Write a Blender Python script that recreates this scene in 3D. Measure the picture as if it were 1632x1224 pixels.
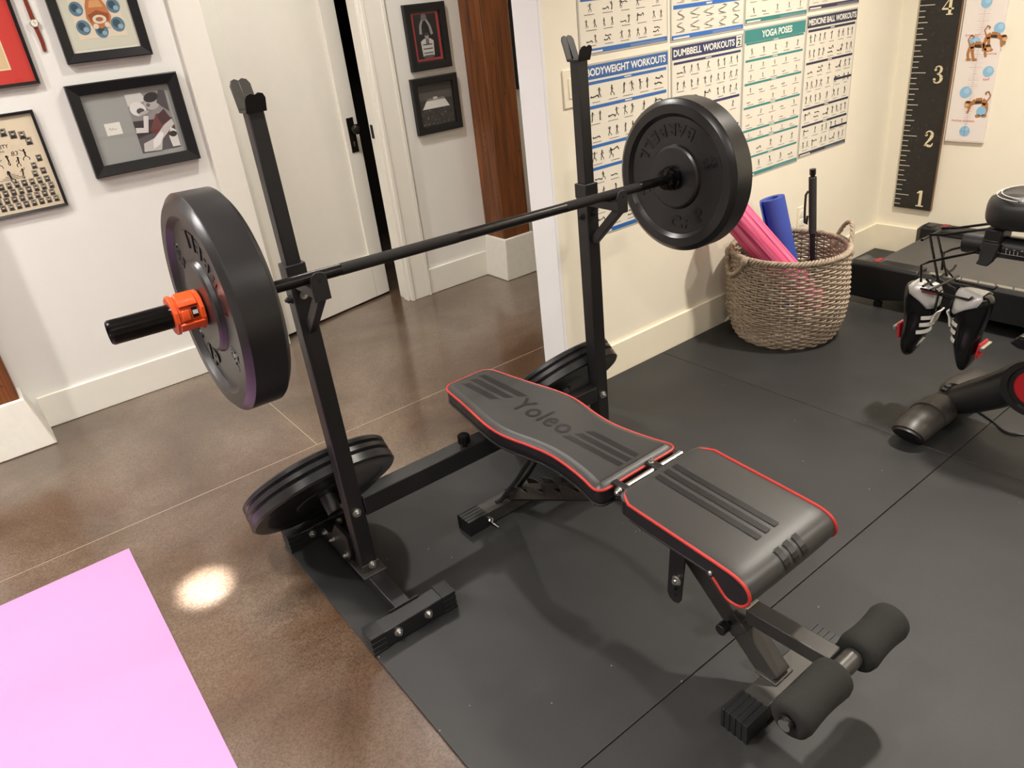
import bpy, bmesh, math, random
from mathutils import Vector, Matrix, Quaternion
random.seed(7)
S = bpy.context.scene
COL = S.collection
for o in list(bpy.data.objects): bpy.data.objects.remove(o)

# ---------------------------------------------------------------- camera
CR = ((0.7842902478, -0.6112522190, -0.1061109415), (-0.3562349950, -0.3036788827, -0.8836717516), (0.5079226668, 0.7308555678, -0.4559218173))
cd = bpy.data.cameras.new('camera'); cam = bpy.data.objects.new('camera', cd); COL.objects.link(cam)
cd.sensor_width = 36; cd.sensor_fit = 'HORIZONTAL'; cd.lens = 1173.6 / 1632 * 36; cd.clip_start = .05; cd.clip_end = 60
r_, d_, f_ = CR
cam.matrix_world = Matrix(((r_[0], -d_[0], -f_[0], 0), (r_[1], -d_[1], -f_[1], 0), (r_[2], -d_[2], -f_[2], 1.45), (0, 0, 0, 1)))
S.camera = cam

# ---------------------------------------------------------------- light and exposure
S.view_settings.view_transform = 'Standard'; S.view_settings.look = 'None'
S.view_settings.exposure = 0.0; S.view_settings.gamma = 1; S.view_settings.use_curve_mapping = False
W = bpy.data.worlds.new('world'); S.world = W; W.use_nodes = True
W.node_tree.nodes['Background'].inputs[0].default_value = (1, .9, .78, 1); W.node_tree.nodes['Background'].inputs[1].default_value = .02
CEIL = 2.5
LAMPS = [  # x, y, watts, colour
    (-.05, 1.2, 31, (1, .95, .88)), (.15, -.45, 19, (1, .95, .88)), (2.9, .95, 46, (1, .925, .82)), (1.75, -.7, 19, (1, .94, .86)),
    (-1.2, 2.6, 42, (1, .97, .92)), (-.12, 2.9, 16, (1, .97, .91)), (1.45, 2.95, 17, (1, .96, .9)), (2.9, 2.7, 4, (1, .95, .88)), (3.3, -1.0, 36, (1, .925, .82)), (-1.6, .2, 19, (1, .96, .9))]
for x, y, p, c in LAMPS:
    l = bpy.data.lights.new('downlight_lamp', 'AREA'); l.shape = 'DISK'; l.size = .13; l.energy = p; l.color = c; l.spread = math.radians(150)
    o = bpy.data.objects.new('downlight_lamp', l); COL.objects.link(o); o.location = (x, y, CEIL - .02)

l = bpy.data.lights.new('added_glare_spot', 'SPOT'); l.energy = 8500; l.color = (.86, .93, 1); l.spot_size = math.radians(3.9); l.spot_blend = 1; l.shadow_soft_size = .02  # added spot, not a known fitting; imitates the glare on the concrete
o = bpy.data.objects.new('added_glare_spot', l); COL.objects.link(o); o.location = (.02, .55, CEIL - .03); o.rotation_euler = (Vector((.185, 2.0, 0)) - o.location).to_track_quat('-Z', 'Y').to_euler()

# ---------------------------------------------------------------- materials
MATS = {}
def srgb(c):
    if isinstance(c, str): c = tuple(int(c[i:i + 2], 16) for i in (0, 2, 4))
    return tuple(((v / 255) / 12.92 if v / 255 <= .04045 else ((v / 255 + .055) / 1.055) ** 2.4) for v in c)
def mat(name, col, rough=.5, metal=0, noise=0, nscale=20, bump=0, bscale=200, coat=0, spec=.5, sheen=0, crough=.1):
    if name in MATS: return MATS[name]
    m = bpy.data.materials.new(name); m.use_nodes = True; nt = m.node_tree; N = nt.nodes; L = nt.links
    b = N['Principled BSDF']; c = srgb(col) + (1,)
    b.inputs['Base Color'].default_value = c; b.inputs['Roughness'].default_value = rough; b.inputs['Metallic'].default_value = metal
    b.inputs['Coat Weight'].default_value = coat; b.inputs['Coat Roughness'].default_value = crough; b.inputs['Specular IOR Level'].default_value = spec
    b.inputs['Sheen Weight'].default_value = sheen
    tc = N.new('ShaderNodeTexCoord')
    if noise:
        n = N.new('ShaderNodeTexNoise'); n.inputs['Scale'].default_value = nscale; n.inputs['Detail'].default_value = 5; L.new(tc.outputs['Object'], n.inputs['Vector'])
        mr = N.new('ShaderNodeMapRange'); mr.inputs[1].default_value = .3; mr.inputs[2].default_value = .7; mr.inputs[3].default_value = 1 - noise; mr.inputs[4].default_value = 1 + noise
        L.new(n.outputs['Fac'], mr.inputs[0])
        v = N.new('ShaderNodeVectorMath'); v.operation = 'SCALE'; v.inputs[0].default_value = c[:3]; L.new(mr.outputs[0], v.inputs['Scale']); L.new(v.outputs[0], b.inputs['Base Color'])
    if bump:
        n2 = N.new('ShaderNodeTexNoise'); n2.inputs['Scale'].default_value = bscale; n2.inputs['Detail'].default_value = 3; L.new(tc.outputs['Object'], n2.inputs['Vector'])
        bp = N.new('ShaderNodeBump'); bp.inputs['Strength'].default_value = bump; bp.inputs['Distance'].default_value = .002; L.new(n2.outputs['Fac'], bp.inputs['Height']); L.new(bp.outputs[0], b.inputs['Normal'])
    MATS[name] = m; return m
def nodes(m): return m.node_tree.nodes, m.node_tree.links, m.node_tree.nodes['Principled BSDF']
def ramp(N, pts):
    r = N.new('ShaderNodeValToRGB'); e = r.color_ramp.elements
    while len(e) < len(pts): e.new(.5)
    for k, (p, c) in enumerate(pts): e[k].position = p; e[k].color = tuple(c) + (1,) if len(c) == 3 else c
    return r
def math_n(N, L, op, a, b=None, c=None):
    n = N.new('ShaderNodeMath'); n.operation = op
    for i, v in enumerate((a, b, c)):
        if v is None: continue
        if isinstance(v, (int, float)): n.inputs[i].default_value = v
        else: L.new(v, n.inputs[i])
    return n.outputs[0]

WHITE = mat('white_wall_paint', 'E9E7E1', .55, noise=.012, nscale=6, bump=.05, bscale=90)
CREAM = mat('cream_wall_paint', 'F1E9D6', .55, noise=.012, nscale=6, bump=.05, bscale=90)
TRIMW = mat('white_trim_paint', 'EBE7DC', .38, noise=.01)
TRIMC = mat('cream_trim_paint', 'F1E7D0', .4, noise=.01)
CEILM = mat('ceiling_paint', 'EFEBE2', .7)
DARKR = mat('closet_shade_tint', '2A2724', .9)  # closet darkness put into the wall colour
# polished stained concrete with saw cuts
CONC = mat('polished_stained_concrete', '8A7460', .3, coat=.9, crough=.1)
N, L, B = nodes(CONC)
tc = N.new('ShaderNodeTexCoord')
def nz(scale, det=6, rough=.6, dist=0):
    n = N.new('ShaderNodeTexNoise'); n.inputs['Scale'].default_value = scale; n.inputs['Detail'].default_value = det; n.inputs['Roughness'].default_value = rough; n.inputs['Distortion'].default_value = dist
    L.new(tc.outputs['Object'], n.inputs['Vector']); return n.outputs['Fac']
r1 = ramp(N, [(.3, srgb('46362A')), (.45, srgb('5E4E40')), (.58, srgb('6D5E51')), (.72, srgb('7C6F63'))]); L.new(nz(1.6, 8, .62, .6), r1.inputs[0])
r2 = ramp(N, [(.36, (.50, .38, .27)), (.52, (.95, .93, .9)), (.68, (1.35, 1.33, 1.3))]); L.new(nz(190, 3, .7), r2.inputs[0])
r3 = ramp(N, [(.40, (.60, .43, .30)), (.58, (1, 1, 1))]); L.new(nz(1.5, 4, .5, .3), r3.inputs[0])
def mul(a, b, f=1):
    m = N.new('ShaderNodeMix'); m.data_type = 'RGBA'; m.blend_type = 'MULTIPLY'; m.inputs[0].default_value = f
    L.new(a, m.inputs[6]); L.new(b, m.inputs[7]); return m.outputs[2]
cc = mul(mul(r1.outputs[0], r2.outputs[0], .8), r3.outputs[0], .65)
sx = N.new('ShaderNodeSeparateXYZ'); L.new(tc.outputs['Object'], sx.inputs[0])
def line(out, pos, hw): return math_n(N, L, 'LESS_THAN', math_n(N, L, 'ABSOLUTE', math_n(N, L, 'SUBTRACT', out, pos)), hw)
lx = line(sx.outputs[1], 2.527, .0018)
ly = math_n(N, L, 'MULTIPLY', line(sx.outputs[0], .79, .0016), math_n(N, L, 'GREATER_THAN', sx.outputs[1], 2.527))
mk = math_n(N, L, 'MAXIMUM', lx, ly)
mx = N.new('ShaderNodeMix'); mx.data_type = 'RGBA'; L.new(mk, mx.inputs[0]); L.new(cc, mx.inputs[6]); mx.inputs[7].default_value = srgb('A08F7B') + (1,)
L.new(mx.outputs[2], B.inputs['Base Color'])
bp = N.new('ShaderNodeBump'); bp.inputs['Strength'].default_value = .2; bp.inputs['Distance'].default_value = .0008; L.new(nz(170, 3, .6), bp.inputs['Height'])
L.new(bp.outputs[0], B.inputs['Normal']); L.new(bp.outputs[0], B.inputs['Coat Normal'])
rr = N.new('ShaderNodeMapRange'); rr.inputs[3].default_value = .22; rr.inputs[4].default_value = .42; L.new(nz(3, 4), rr.inputs[0]); L.new(rr.outputs[0], B.inputs['Roughness'])
# rubber with fine pebble and stray flecks
RUB = mat('black_rubber_matting', '2A2A2A', .5)
N, L, B = nodes(RUB); tc = N.new('ShaderNodeTexCoord')
r1 = ramp(N, [(.35, srgb('232324')), (.7, srgb('2C2C2B'))]); L.new(nz(2.2, 6, .6), r1.inputs[0])
vo = N.new('ShaderNodeTexVoronoi'); vo.inputs['Scale'].default_value = 34; L.new(tc.outputs['Object'], vo.inputs['Vector'])
sp = N.new('ShaderNodeSeparateXYZ'); L.new(vo.outputs['Color'], sp.inputs[0])
fk = math_n(N, L, 'MULTIPLY', math_n(N, L, 'LESS_THAN', vo.outputs['Distance'], .055), math_n(N, L, 'GREATER_THAN', sp.outputs[0], .86))
mx = N.new('ShaderNodeMix'); mx.data_type = 'RGBA'; L.new(fk, mx.inputs[0]); L.new(r1.outputs[0], mx.inputs[6]); mx.inputs[7].default_value = srgb('A7A298') + (1,)
L.new(mx.outputs[2], B.inputs['Base Color'])
bp = N.new('ShaderNodeBump'); bp.inputs['Strength'].default_value = .35; bp.inputs['Distance'].default_value = .001; L.new(nz(420, 2, .6), bp.inputs['Height']); L.new(bp.outputs[0], B.inputs['Normal'])
rr = N.new('ShaderNodeMapRange'); rr.inputs[3].default_value = .42; rr.inputs[4].default_value = .62; L.new(nz(2.5, 4), rr.inputs[0]); L.new(rr.outputs[0], B.inputs['Roughness'])
# timber
def timber(name, dark, light):
    m = mat(name, dark, .5); N, L, B = nodes(m); tc = N.new('ShaderNodeTexCoord'); mp = N.new('ShaderNodeMapping'); mp.inputs['Scale'].default_value = (9, 9, .7); L.new(tc.outputs['Object'], mp.inputs[0])
    n = N.new('ShaderNodeTexNoise'); n.inputs['Scale'].default_value = 4; n.inputs['Detail'].default_value = 8; n.inputs['Distortion'].default_value = .6; L.new(mp.outputs[0], n.inputs[0])
    w = N.new('ShaderNodeTexWave'); w.inputs['Scale'].default_value = 2.4; w.inputs['Distortion'].default_value = 6; w.inputs['Detail'].default_value = 3; L.new(mp.outputs[0], w.inputs[0])
    a = math_n(N, L, 'MULTIPLY_ADD', w.outputs['Fac'], .16, math_n(N, L, 'MULTIPLY', n.outputs['Fac'], .85))
    r = ramp(N, [(.2, srgb(dark)), (.75, srgb(light))]); L.new(a, r.inputs[0])
    v = N.new('ShaderNodeTexVoronoi'); mp2 = N.new('ShaderNodeMapping'); mp2.inputs['Scale'].default_value = (5.2, 5.2, 3.1); L.new(tc.outputs['Object'], mp2.inputs[0]); L.new(mp2.outputs[0], v.inputs['Vector'])
    k = ramp(N, [(.05, (.22, .16, .12)), (.16, (1, 1, 1))]); L.new(v.outputs['Distance'], k.inputs[0])
    mm = N.new('ShaderNodeMix'); mm.data_type = 'RGBA'; mm.blend_type = 'MULTIPLY'; mm.inputs[0].default_value = .8; L.new(r.outputs[0], mm.inputs[6]); L.new(k.outputs[0], mm.inputs[7])
    L.new(mm.outputs[2], B.inputs['Base Color'])
    bp = N.new('ShaderNodeBump'); bp.inputs['Strength'].default_value = .4; bp.inputs['Distance'].default_value = .003; L.new(a, bp.inputs['Height']); L.new(bp.outputs[0], B.inputs['Normal']); return m
TIMB = timber('stained_timber', '3A1D0C', '8A4F22')
PLIN = mat('white_painted_plinth', 'DEDACF', .6, noise=.03, nscale=30, bump=.5, bscale=60)
STEEL = mat('black_powder_coated_steel', '1C1B1C', .38, bump=.12, bscale=900)
GSTEEL = mat('grey_powder_coated_steel', '4E4C49', .36, metal=.55, bump=.12, bscale=900)
CHROME = mat('chrome_steel', 'D6D6D4', .16, metal=1)
BRIGHT = mat('zinc_bolt_steel', 'CFCFCB', .28, metal=1)
BAR = mat('black_oxide_bar', '2B2928', .3, metal=.75, bump=.08, bscale=1200)
KNURL = mat('knurled_black_oxide', '262423', .46, metal=.6, bump=.6, bscale=1500)
SLEEVE = mat('glossy_black_sleeve', '1D1C1C', .16, metal=.75)
RUBP = mat('black_plate_rubber', '1A1A1B', .31, spec=.6, noise=.1, nscale=9, bump=.05, bscale=300)
RUBL = mat('raised_black_rubber', '161617', .3)
PLASTIC = mat('black_plastic', '1B1B1C', .42)
GLOSSK = mat('gloss_black_plastic', '101011', .14)
ORANGE = mat('orange_nylon', 'D24C1B', .3, coat=.3)
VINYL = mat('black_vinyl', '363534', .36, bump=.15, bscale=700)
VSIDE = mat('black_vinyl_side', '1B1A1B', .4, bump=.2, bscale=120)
PRINTK = mat('printed_black', '1C1B1C', .34)
REDP = mat('red_piping', 'B5322C', .45)
FOAM = mat('charcoal_foam', '1F1F1C', .9, noise=.08, nscale=300, bump=.4, bscale=600)
PINK = mat('lilac_pink_foam', 'B788B6', .6, noise=.02, nscale=3, bump=.12, bscale=300)
WICK = mat('grey_brown_wicker', 'A39380', .65, noise=.28, nscale=55, bump=.3, bscale=160)
PAPER = mat('poster_paper', 'E6DFD0', .35)
PEDGE = mat('laminated_poster_edge', 'B9B5AC', .3)
def flat(hexc, rough=.5): return mat('print_' + hexc.lower(), hexc, rough)
# glass pane for picture frames
GLASS = bpy.data.materials.new('picture_glass'); GLASS.use_nodes = True
nt = GLASS.node_tree; nt.nodes.clear(); o_ = nt.nodes.new('ShaderNodeOutputMaterial'); a_ = nt.nodes.new('ShaderNodeBsdfTransparent'); g_ = nt.nodes.new('ShaderNodeBsdfGlossy'); g_.inputs['Roughness'].default_value = .02
fr_ = nt.nodes.new('ShaderNodeFresnel'); fr_.inputs[0].default_value = 1.45; m_ = nt.nodes.new('ShaderNodeMixShader')
ge_ = nt.nodes.new('ShaderNodeNewGeometry'); mr_ = nt.nodes.new('ShaderNodeMapRange'); mr_.inputs[3].default_value = 1.45; mr_.inputs[4].default_value = 1 / 1.45
nt.links.new(ge_.outputs['Backfacing'], mr_.inputs[0]); nt.links.new(mr_.outputs[0], fr_.inputs[0]); nt.links.new(fr_.outputs[0], m_.inputs[0]); nt.links.new(a_.outputs[0], m_.inputs[1]); nt.links.new(g_.outputs[0], m_.inputs[2]); nt.links.new(m_.outputs[0], o_.inputs[0])

# ---------------------------------------------------------------- mesh helpers
def frame_of(d):
    d = Vector(d).normalized(); u = d.cross(Vector((0, 0, 1)))
    if u.length < 1e-4: u = Vector((1, 0, 0))
    u.normalize(); return u, d.cross(u).normalized(), d
class MB:
    def __init__(s): s.v = []; s.f = []; s.m = []; s.mats = []
    def mi(s, m):
        if m is None: return 0
        if m not in s.mats: s.mats.append(m)
        return s.mats.index(m)
    def add(s, vs, fs, m=None):
        b = len(s.v); k = s.mi(m); s.v += [tuple(v) for v in vs]
        for f in fs: s.f.append(tuple(i + b for i in f)); s.m.append(k)
        return s
    def box(s, x0, x1, y0, y1, z0, z1, m=None):
        return s.add([(x, y, z) for x in (x0, x1) for y in (y0, y1) for z in (z0, z1)], [(0, 1, 3, 2), (4, 6, 7, 5), (0, 4, 5, 1), (2, 3, 7, 6), (0, 2, 6, 4), (1, 5, 7, 3)], m)
    def hexa(s, b, t, m=None):
        n = len(b); return s.add(list(b) + list(t), [tuple(range(n))[::-1], tuple(range(n, 2 * n))] + [(i, (i + 1) % n, n + (i + 1) % n, n + i) for i in range(n)], m)
    def beam(s, p, q, w, h, up=(0, 0, 1), m=None):
        p, q = Vector(p), Vector(q); d = (q - p).normalized(); u = d.cross(Vector(up))
        if u.length < 1e-4: u = Vector((1, 0, 0))
        u.normalize(); n = u.cross(d); c = [u * a * w / 2 + n * b * h / 2 for a, b in ((-1, -1), (1, -1), (1, 1), (-1, 1))]
        return s.hexa([p + k for k in c], [q + k for k in c], m)
    def rings(s, R, cap=True, closed=False, m=None):
        n = len(R[0]); vs = [v for r in R for v in r]; fs = []; k = len(R)
        for i in range(k if closed else k - 1):
            j = (i + 1) % k
            for a in range(n): b = (a + 1) % n; fs.append((i * n + a, i * n + b, j * n + b, j * n + a))
        if cap and not closed: fs.append(tuple(range(n))[::-1]); fs.append(tuple(range((k - 1) * n, k * n)))
        return s.add(vs, fs, m)
    def cyl(s, p, q, r, r2=None, n=20, m=None):
        p, q = Vector(p), Vector(q); u, w, d = frame_of(q - p); r2 = r if r2 is None else r2
        return s.rings([[c + (u * math.cos(2 * math.pi * i / n) + w * math.sin(2 * math.pi * i / n)) * rr for i in range(n)] for c, rr in ((p, r), (q, r2))], m=m)
    def tube(s, pts, r, n=8, closed=False, m=None, prof=None):
        P = [Vector(p) for p in pts]; k = len(P); R = []; T = []
        for i in range(k):
            a = P[(i - 1) % k] if closed or i else P[0]; b = P[(i + 1) % k] if closed or i < k - 1 else P[-1]; T.append((b - a).normalized())
        u = frame_of(T[0])[0]
        for i in range(k):
            u = (u - T[i] * u.dot(T[i]))
            u = u.normalized() if u.length > 1e-5 else frame_of(T[i])[0]
            w = T[i].cross(u); rr = r[i] if isinstance(r, (list, tuple)) else r
            R.append([P[i] + (u * math.cos(2 * math.pi * j / n) + w * math.sin(2 * math.pi * j / n)) * rr for j in range(n)])
        return s.rings(R, True, closed, m)
    def lathe(s, prof, n=72, ax='x', m=None):  # prof = (s along axis, radius), open; closes onto itself
        R = []
        for t, r in prof:
            ring = []
            for i in range(n):
                a = 2 * math.pi * i / n; c, d = math.cos(a) * r, math.sin(a) * r
                ring.append((t, c, d) if ax == 'x' else (c, d, t))
            R.append(ring)
        return s.rings(R, False, False, m)
    def ball(s, c, rx, ry, rz, n=16, k=10, m=None):
        R = []
        for j in range(k + 1):
            t = -math.pi / 2 + math.pi * j / k; q = max(math.cos(t), .02)
            R.append([(c[0] + rx * q * math.cos(2 * math.pi * i / n), c[1] + ry * q * math.sin(2 * math.pi * i / n), c[2] + rz * math.sin(t)) for i in range(n)])
        return s.rings(R, m=m)
    def xf(s, M, start=0):
        for i in range(start, len(s.v)): s.v[i] = tuple(M @ Vector(s.v[i]))
        return s
    def build(s, name, m, parent=None, loc=None, bevel=0, smooth=True, seg=2, ang=32, world=True):
        """vertices are written in world space; an unrotated parent (or loc) becomes the origin"""
        off = Vector((0, 0, 0)); 
        if parent is not None and world:
            p = parent
            while p is not None: off += p.location; p = p.parent
        elif loc is not None and world: off = Vector(loc)
        me = bpy.data.meshes.new(name); me.from_pydata([tuple(Vector(v) - off) for v in s.v], [], s.f)
        ms = s.mats if s.mats else [m]
        for q in ms: me.materials.append(q if q else m)
        if s.mats: me.polygons.foreach_set('material_index', s.m)
        bm = bmesh.new(); bm.from_mesh(me); bmesh.ops.recalc_face_normals(bm, faces=bm.faces); bm.to_mesh(me); bm.free()
        if smooth:
            me.polygons.foreach_set('use_smooth', [True] * len(me.polygons)); me.set_sharp_from_angle(angle=math.radians(ang))
        o = bpy.data.objects.new(name, me); COL.objects.link(o)
        if parent is not None: o.parent = parent
        elif loc is not None: o.location = loc
        if bevel:
            b = o.modifiers.new('bevel', 'BEVEL'); b.width = bevel; b.segments = seg; b.limit_method = 'ANGLE'; b.angle_limit = math.radians(40)
        return o
def thing(name, label, cat, loc=(0, 0, 0), group=None, rot=None):
    o = bpy.data.objects.new(name, None); COL.objects.link(o); o.location = loc; o.empty_display_size = .05
    if rot is not None:
        if isinstance(rot, Quaternion): o.rotation_mode = 'QUATERNION'; o.rotation_quaternion = rot
        else: o.rotation_euler = rot
    return tag(o, label, cat, group)
def tag(o, label, cat, group=None):
    o['label'] = label; o['category'] = cat
    if group: o['group'] = group
    return o
def struct(o): o['kind'] = 'structure'; return o

GL = {}
def glyphs(text, bold=0.0, shear=0.0, space=1.0):
    key = (text, bold, shear, space)
    if key in GL: return GL[key]
    c = bpy.data.curves.new('lettering', 'FONT'); c.body = text; c.size = 1; c.offset = bold; c.shear = shear; c.space_character = space; c.fill_mode = 'FRONT'; c.resolution_u = 4
    o = bpy.data.objects.new('lettering', c); COL.objects.link(o); dg = bpy.context.evaluated_depsgraph_get(); dg.update()
    me = bpy.data.meshes.new_from_object(o.evaluated_get(dg)); vs = [(v.co.x, v.co.y) for v in me.vertices]; fs = [tuple(p.vertices) for p in me.polygons]
    bpy.data.objects.remove(o); bpy.data.curves.remove(c); bpy.data.meshes.remove(me)
    x0 = min(v[0] for v in vs); x1 = max(v[0] for v in vs); y0 = min(v[1] for v in vs); y1 = max(v[1] for v in vs)
    GL[key] = ([((x - x0) / (x1 - x0), (y - y0) / (y1 - y0)) for x, y in vs], fs, (x1 - x0) / (y1 - y0)); return GL[key]
class Sheet:
    """flat printing on a plane: origin o, right u, up w, outward normal n"""
    def __init__(s, o, u, w, n): s.o, s.u, s.w, s.n = Vector(o), Vector(u), Vector(w), Vector(n); s.mb = MB()
    def P(s, x, y, k): return s.o + s.u * x + s.w * y + s.n * (.0004 * k)
    def poly(s, pts, m, k=1): s.mb.add([s.P(x, y, k) for x, y in pts], [tuple(range(len(pts)))], m); return s
    def rect(s, x0, x1, y0, y1, m, k=1): return s.poly([(x0, y0), (x1, y0), (x1, y1), (x0, y1)], m, k)
    def disc(s, x, y, rx, ry, m, k=1, n=20, a=0): 
        ca, sa = math.cos(a), math.sin(a)
        return s.poly([(x + rx * math.cos(2 * math.pi * i / n) * ca - ry * math.sin(2 * math.pi * i / n) * sa, y + rx * math.cos(2 * math.pi * i / n) * sa + ry * math.sin(2 * math.pi * i / n) * ca) for i in range(n)], m, k)
    def seg(s, a, b, w, m, k=1, w2=None):
        d = Vector((b[0] - a[0], b[1] - a[1])); 
        if d.length < 1e-7: return s
        d.normalize(); q = (-d.y, d.x); w2 = w if w2 is None else w2
        return s.poly([(a[0] - q[0] * w / 2, a[1] - q[1] * w / 2), (b[0] - q[0] * w2 / 2, b[1] - q[1] * w2 / 2), (b[0] + q[0] * w2 / 2, b[1] + q[1] * w2 / 2), (a[0] + q[0] * w / 2, a[1] + q[1] * w / 2)], m, k)
    def line(s, pts, w, m, k=1):
        for i, (a, b) in enumerate(zip(pts, pts[1:])): s.seg(a, b, w[i] if isinstance(w, list) else w, m, k, w[i + 1] if isinstance(w, list) else None)
        return s
    def text(s, t, x0, x1, y0, y1, m, k=2, bold=0.0, shear=0.0, space=1.0):
        vs, fs, _ = glyphs(t, bold, shear, space); s.mb.add([s.P(x0 + a * (x1 - x0), y0 + b * (y1 - y0), k) for a, b in vs], fs, m); return s
    def build(s, name, parent=None, loc=None): return s.mb.build(name, None, parent, loc, smooth=False)

# ---------------------------------------------------------------- the setting
FZ = -.008      # concrete level; the rubber matting on it comes up to 0
YL, YP, XR = 3.63, 2.06, 4.055
struct(MB().box(-3.2, 5.2, -3.2, 5.3, FZ - .2, FZ).build('floor', CONC, smooth=False))
struct(MB().box(-3.2, 5.2, -3.2, 5.3, CEIL, CEIL + .15).build('ceiling', CEILM, smooth=False))
DX0, DX1, DH = 1.133, 1.885, 2.05
struct(MB().box(-3.2, DX0 - .01, YL, YL + .115, FZ, CEIL).box(DX1 + .01, 5.2, YL, YL + .115, FZ, CEIL).box(DX0 - .01, DX1 + .01, YL, YL + .115, DH, CEIL).build('wall_left', WHITE, smooth=False))
struct(MB().box(1.72, 5.2, YP, YP + .125, FZ, CEIL).build('wall_center', CREAM, smooth=False))
struct(MB().box(XR, XR + .15, -3.2, YP, FZ, CEIL).build('wall_right', CREAM, smooth=False))
struct(MB().box(-3.2, 5.2, -3.35, -3.2, FZ, CEIL).build('wall_back', WHITE, smooth=False))
struct(MB().box(-3.35, -3.2, -3.2, 5.3, FZ, CEIL).build('wall_front', WHITE, smooth=False))
struct(MB().box(5.0, 5.2, YP + .125, YL, FZ, CEIL).build('wall_hall', WHITE, smooth=False))
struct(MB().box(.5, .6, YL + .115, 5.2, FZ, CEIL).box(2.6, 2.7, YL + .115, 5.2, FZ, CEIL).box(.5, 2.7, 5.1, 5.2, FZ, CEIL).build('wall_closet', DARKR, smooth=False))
def baseboard(name, x0, x1, y0, y1, m): return struct(MB().box(x0, x1, y0, y1, FZ, .142).build(name, m, bevel=.004))
baseboard('baseboard_left', -.02, 1.003, YL - .016, YL, TRIMW)
baseboard('baseboard_hall', 2.018, 2.47, YL - .016, YL, TRIMW)
baseboard('baseboard_center', 1.705, XR - .016, YP - .014, YP, TRIMC)
baseboard('baseboard_right', XR - .016, XR, -3.2, YP, TRIMC)
# white board capping the end of the short wall
struct(MB().box(1.704, 1.72, YP - .004, YP + .131, FZ, CEIL).build('trim_1', mat('bright_white_paint', 'F0EFEF', .42), bevel=.002))
# door casings and lining
struct(MB().box(1.003, DX0, YL - .02, YL, FZ, DH + .12).build('trim_2', TRIMW, bevel=.003))
cs = MB().box(DX1, 2.018, YL - .02, YL, FZ, DH + .12).box(DX1, DX1 + .02, YL - .026, YL - .02, FZ, DH + .1).box(1.998, 2.018, YL - .026, YL - .02, FZ, DH + .1)
struct(cs.build('trim_3', TRIMW, bevel=.003))
struct(MB().box(1.003, 2.018, YL - .021, YL, DH, DH + .13).build('trim_4', TRIMW, bevel=.003))
jm = MB().box(DX0 - .012, DX0, YL - .001, YL + .115, FZ, DH).box(DX1 - .004, DX1 + .012, YL - .001, YL + .115, FZ, DH).box(DX0, DX1, YL, YL + .115, DH - .012, DH + .01).box(DX1 - .016, DX1 - .004, YL + .0, YL + .05, FZ, DH)
jo = struct(jm.build('trim_5', TRIMW, bevel=.002))
MB().box(DX1 - .0055, DX1 - .0035, YL + .055, YL + .1, .895, .965).build('strike_plate', PLASTIC, jo)

# door leaf, ajar into the dark closet
door = bpy.data.objects.new('door_1', None); COL.objects.link(door); door['kind'] = 'structure'
dang = math.atan2(.149, .731); door.location = (1.142, 3.706, FZ); door.rotation_euler = (0, 0, dang)
WD = .745
lf = MB()
def shaker(mb):
    st, tp, bt, T = .098, .11, .265, .036
    mb.box(0, st, 0, T, .012, 2.03); mb.box(WD - st, WD, 0, T, .012, 2.03); mb.box(st, WD - st, 0, T, .012, bt); mb.box(st, WD - st, 0, T, 2.03 - tp, 2.03)
shaker(lf); lf.build('door_frame', TRIMW, door, bevel=.0025, world=False)
MB().box(.09, WD - .09, .013, .025, .25, 1.93).build('door_panel', TRIMW, door, smooth=False, world=False)
dk = mat('dark_bronze', '241F1C', .35, metal=.6)
lp = MB().box(WD - .072, WD - .026, -.004, 0, .833, 1.013).build('lock_plate', dk, door, bevel=.002, world=False)
kb = MB().cyl((WD - .049, -.03, .955), (WD - .049, -.003, .955), .011); kb.ball((WD - .049, -.047, .955), .027, .02, .027); kb.build('door_knob', dk, door, world=False)
MB().cyl((WD - .049, -.0055, .885), (WD - .049, -.0035, .885), .006).box(WD - .052, WD - .046, -.0055, -.0035, .866, .885).build('keyhole', mat('brass_keyhole', '8A7A5E', .4, metal=.6), door, world=False)

# timber posts on tapered painted plinths
def post(loc, x0, x1, y0, y1, px0, px1, py0, zt, label, back=None):
    t = thing('timber_post', label, 'post', loc)
    MB().box(x0, x1, y0, y1, zt - .02, CEIL - .001).build('timber', TIMB, t, bevel=.008)
    b = [(px0, py0, FZ), (px1, py0, FZ), (px1, YL - .0005, FZ), (px0, YL - .0005, FZ)]
    e = .012; q = [(x0 - e, y0 - e, zt), (x1 + e, y0 - e, zt), (x1 + e, YL - .0005, zt), (x0 - e, YL - .0005, zt)]
    mid = [tuple(Vector(a).lerp(Vector(c), .85)) for a, c in zip(b, q)]; top = [(a[0], a[1], zt) for a in q]
    MB().rings([b, mid, [(c[0] + (a[0] - c[0]) * .0, c[1], c[2]) for a, c in zip(b, q)]]).build('plinth', PLIN, t, bevel=.006)
    return t
post((2.55, 3.5, FZ), 2.465, 2.655, 3.44, YL - .001, 2.428, 2.69, 3.405, .235, 'rough brown timber post on a white plinth, at the end of the hallway')
post((-.2, 3.5, FZ), -.40, -.072, 3.475, YL - .001, -.44, -.012, 3.425, .215, 'brown timber post on a splayed white plinth, cut off by the left edge')

# recessed downlights at each lamp
for i, (x, y, p, c) in enumerate(LAMPS):
    t = bpy.data.objects.new('trim_%d' % (10 + i), None); COL.objects.link(t); t.location = (x, y, CEIL); t['kind'] = 'structure'
    MB().lathe([(CEIL - .001, .085), (CEIL - .006, .085), (CEIL - .008, .075), (CEIL - .001, .07)], 32, 'z').xf(Matrix.Translation((x, y, 0))).build('downlight_ring', TRIMW, t)

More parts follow.
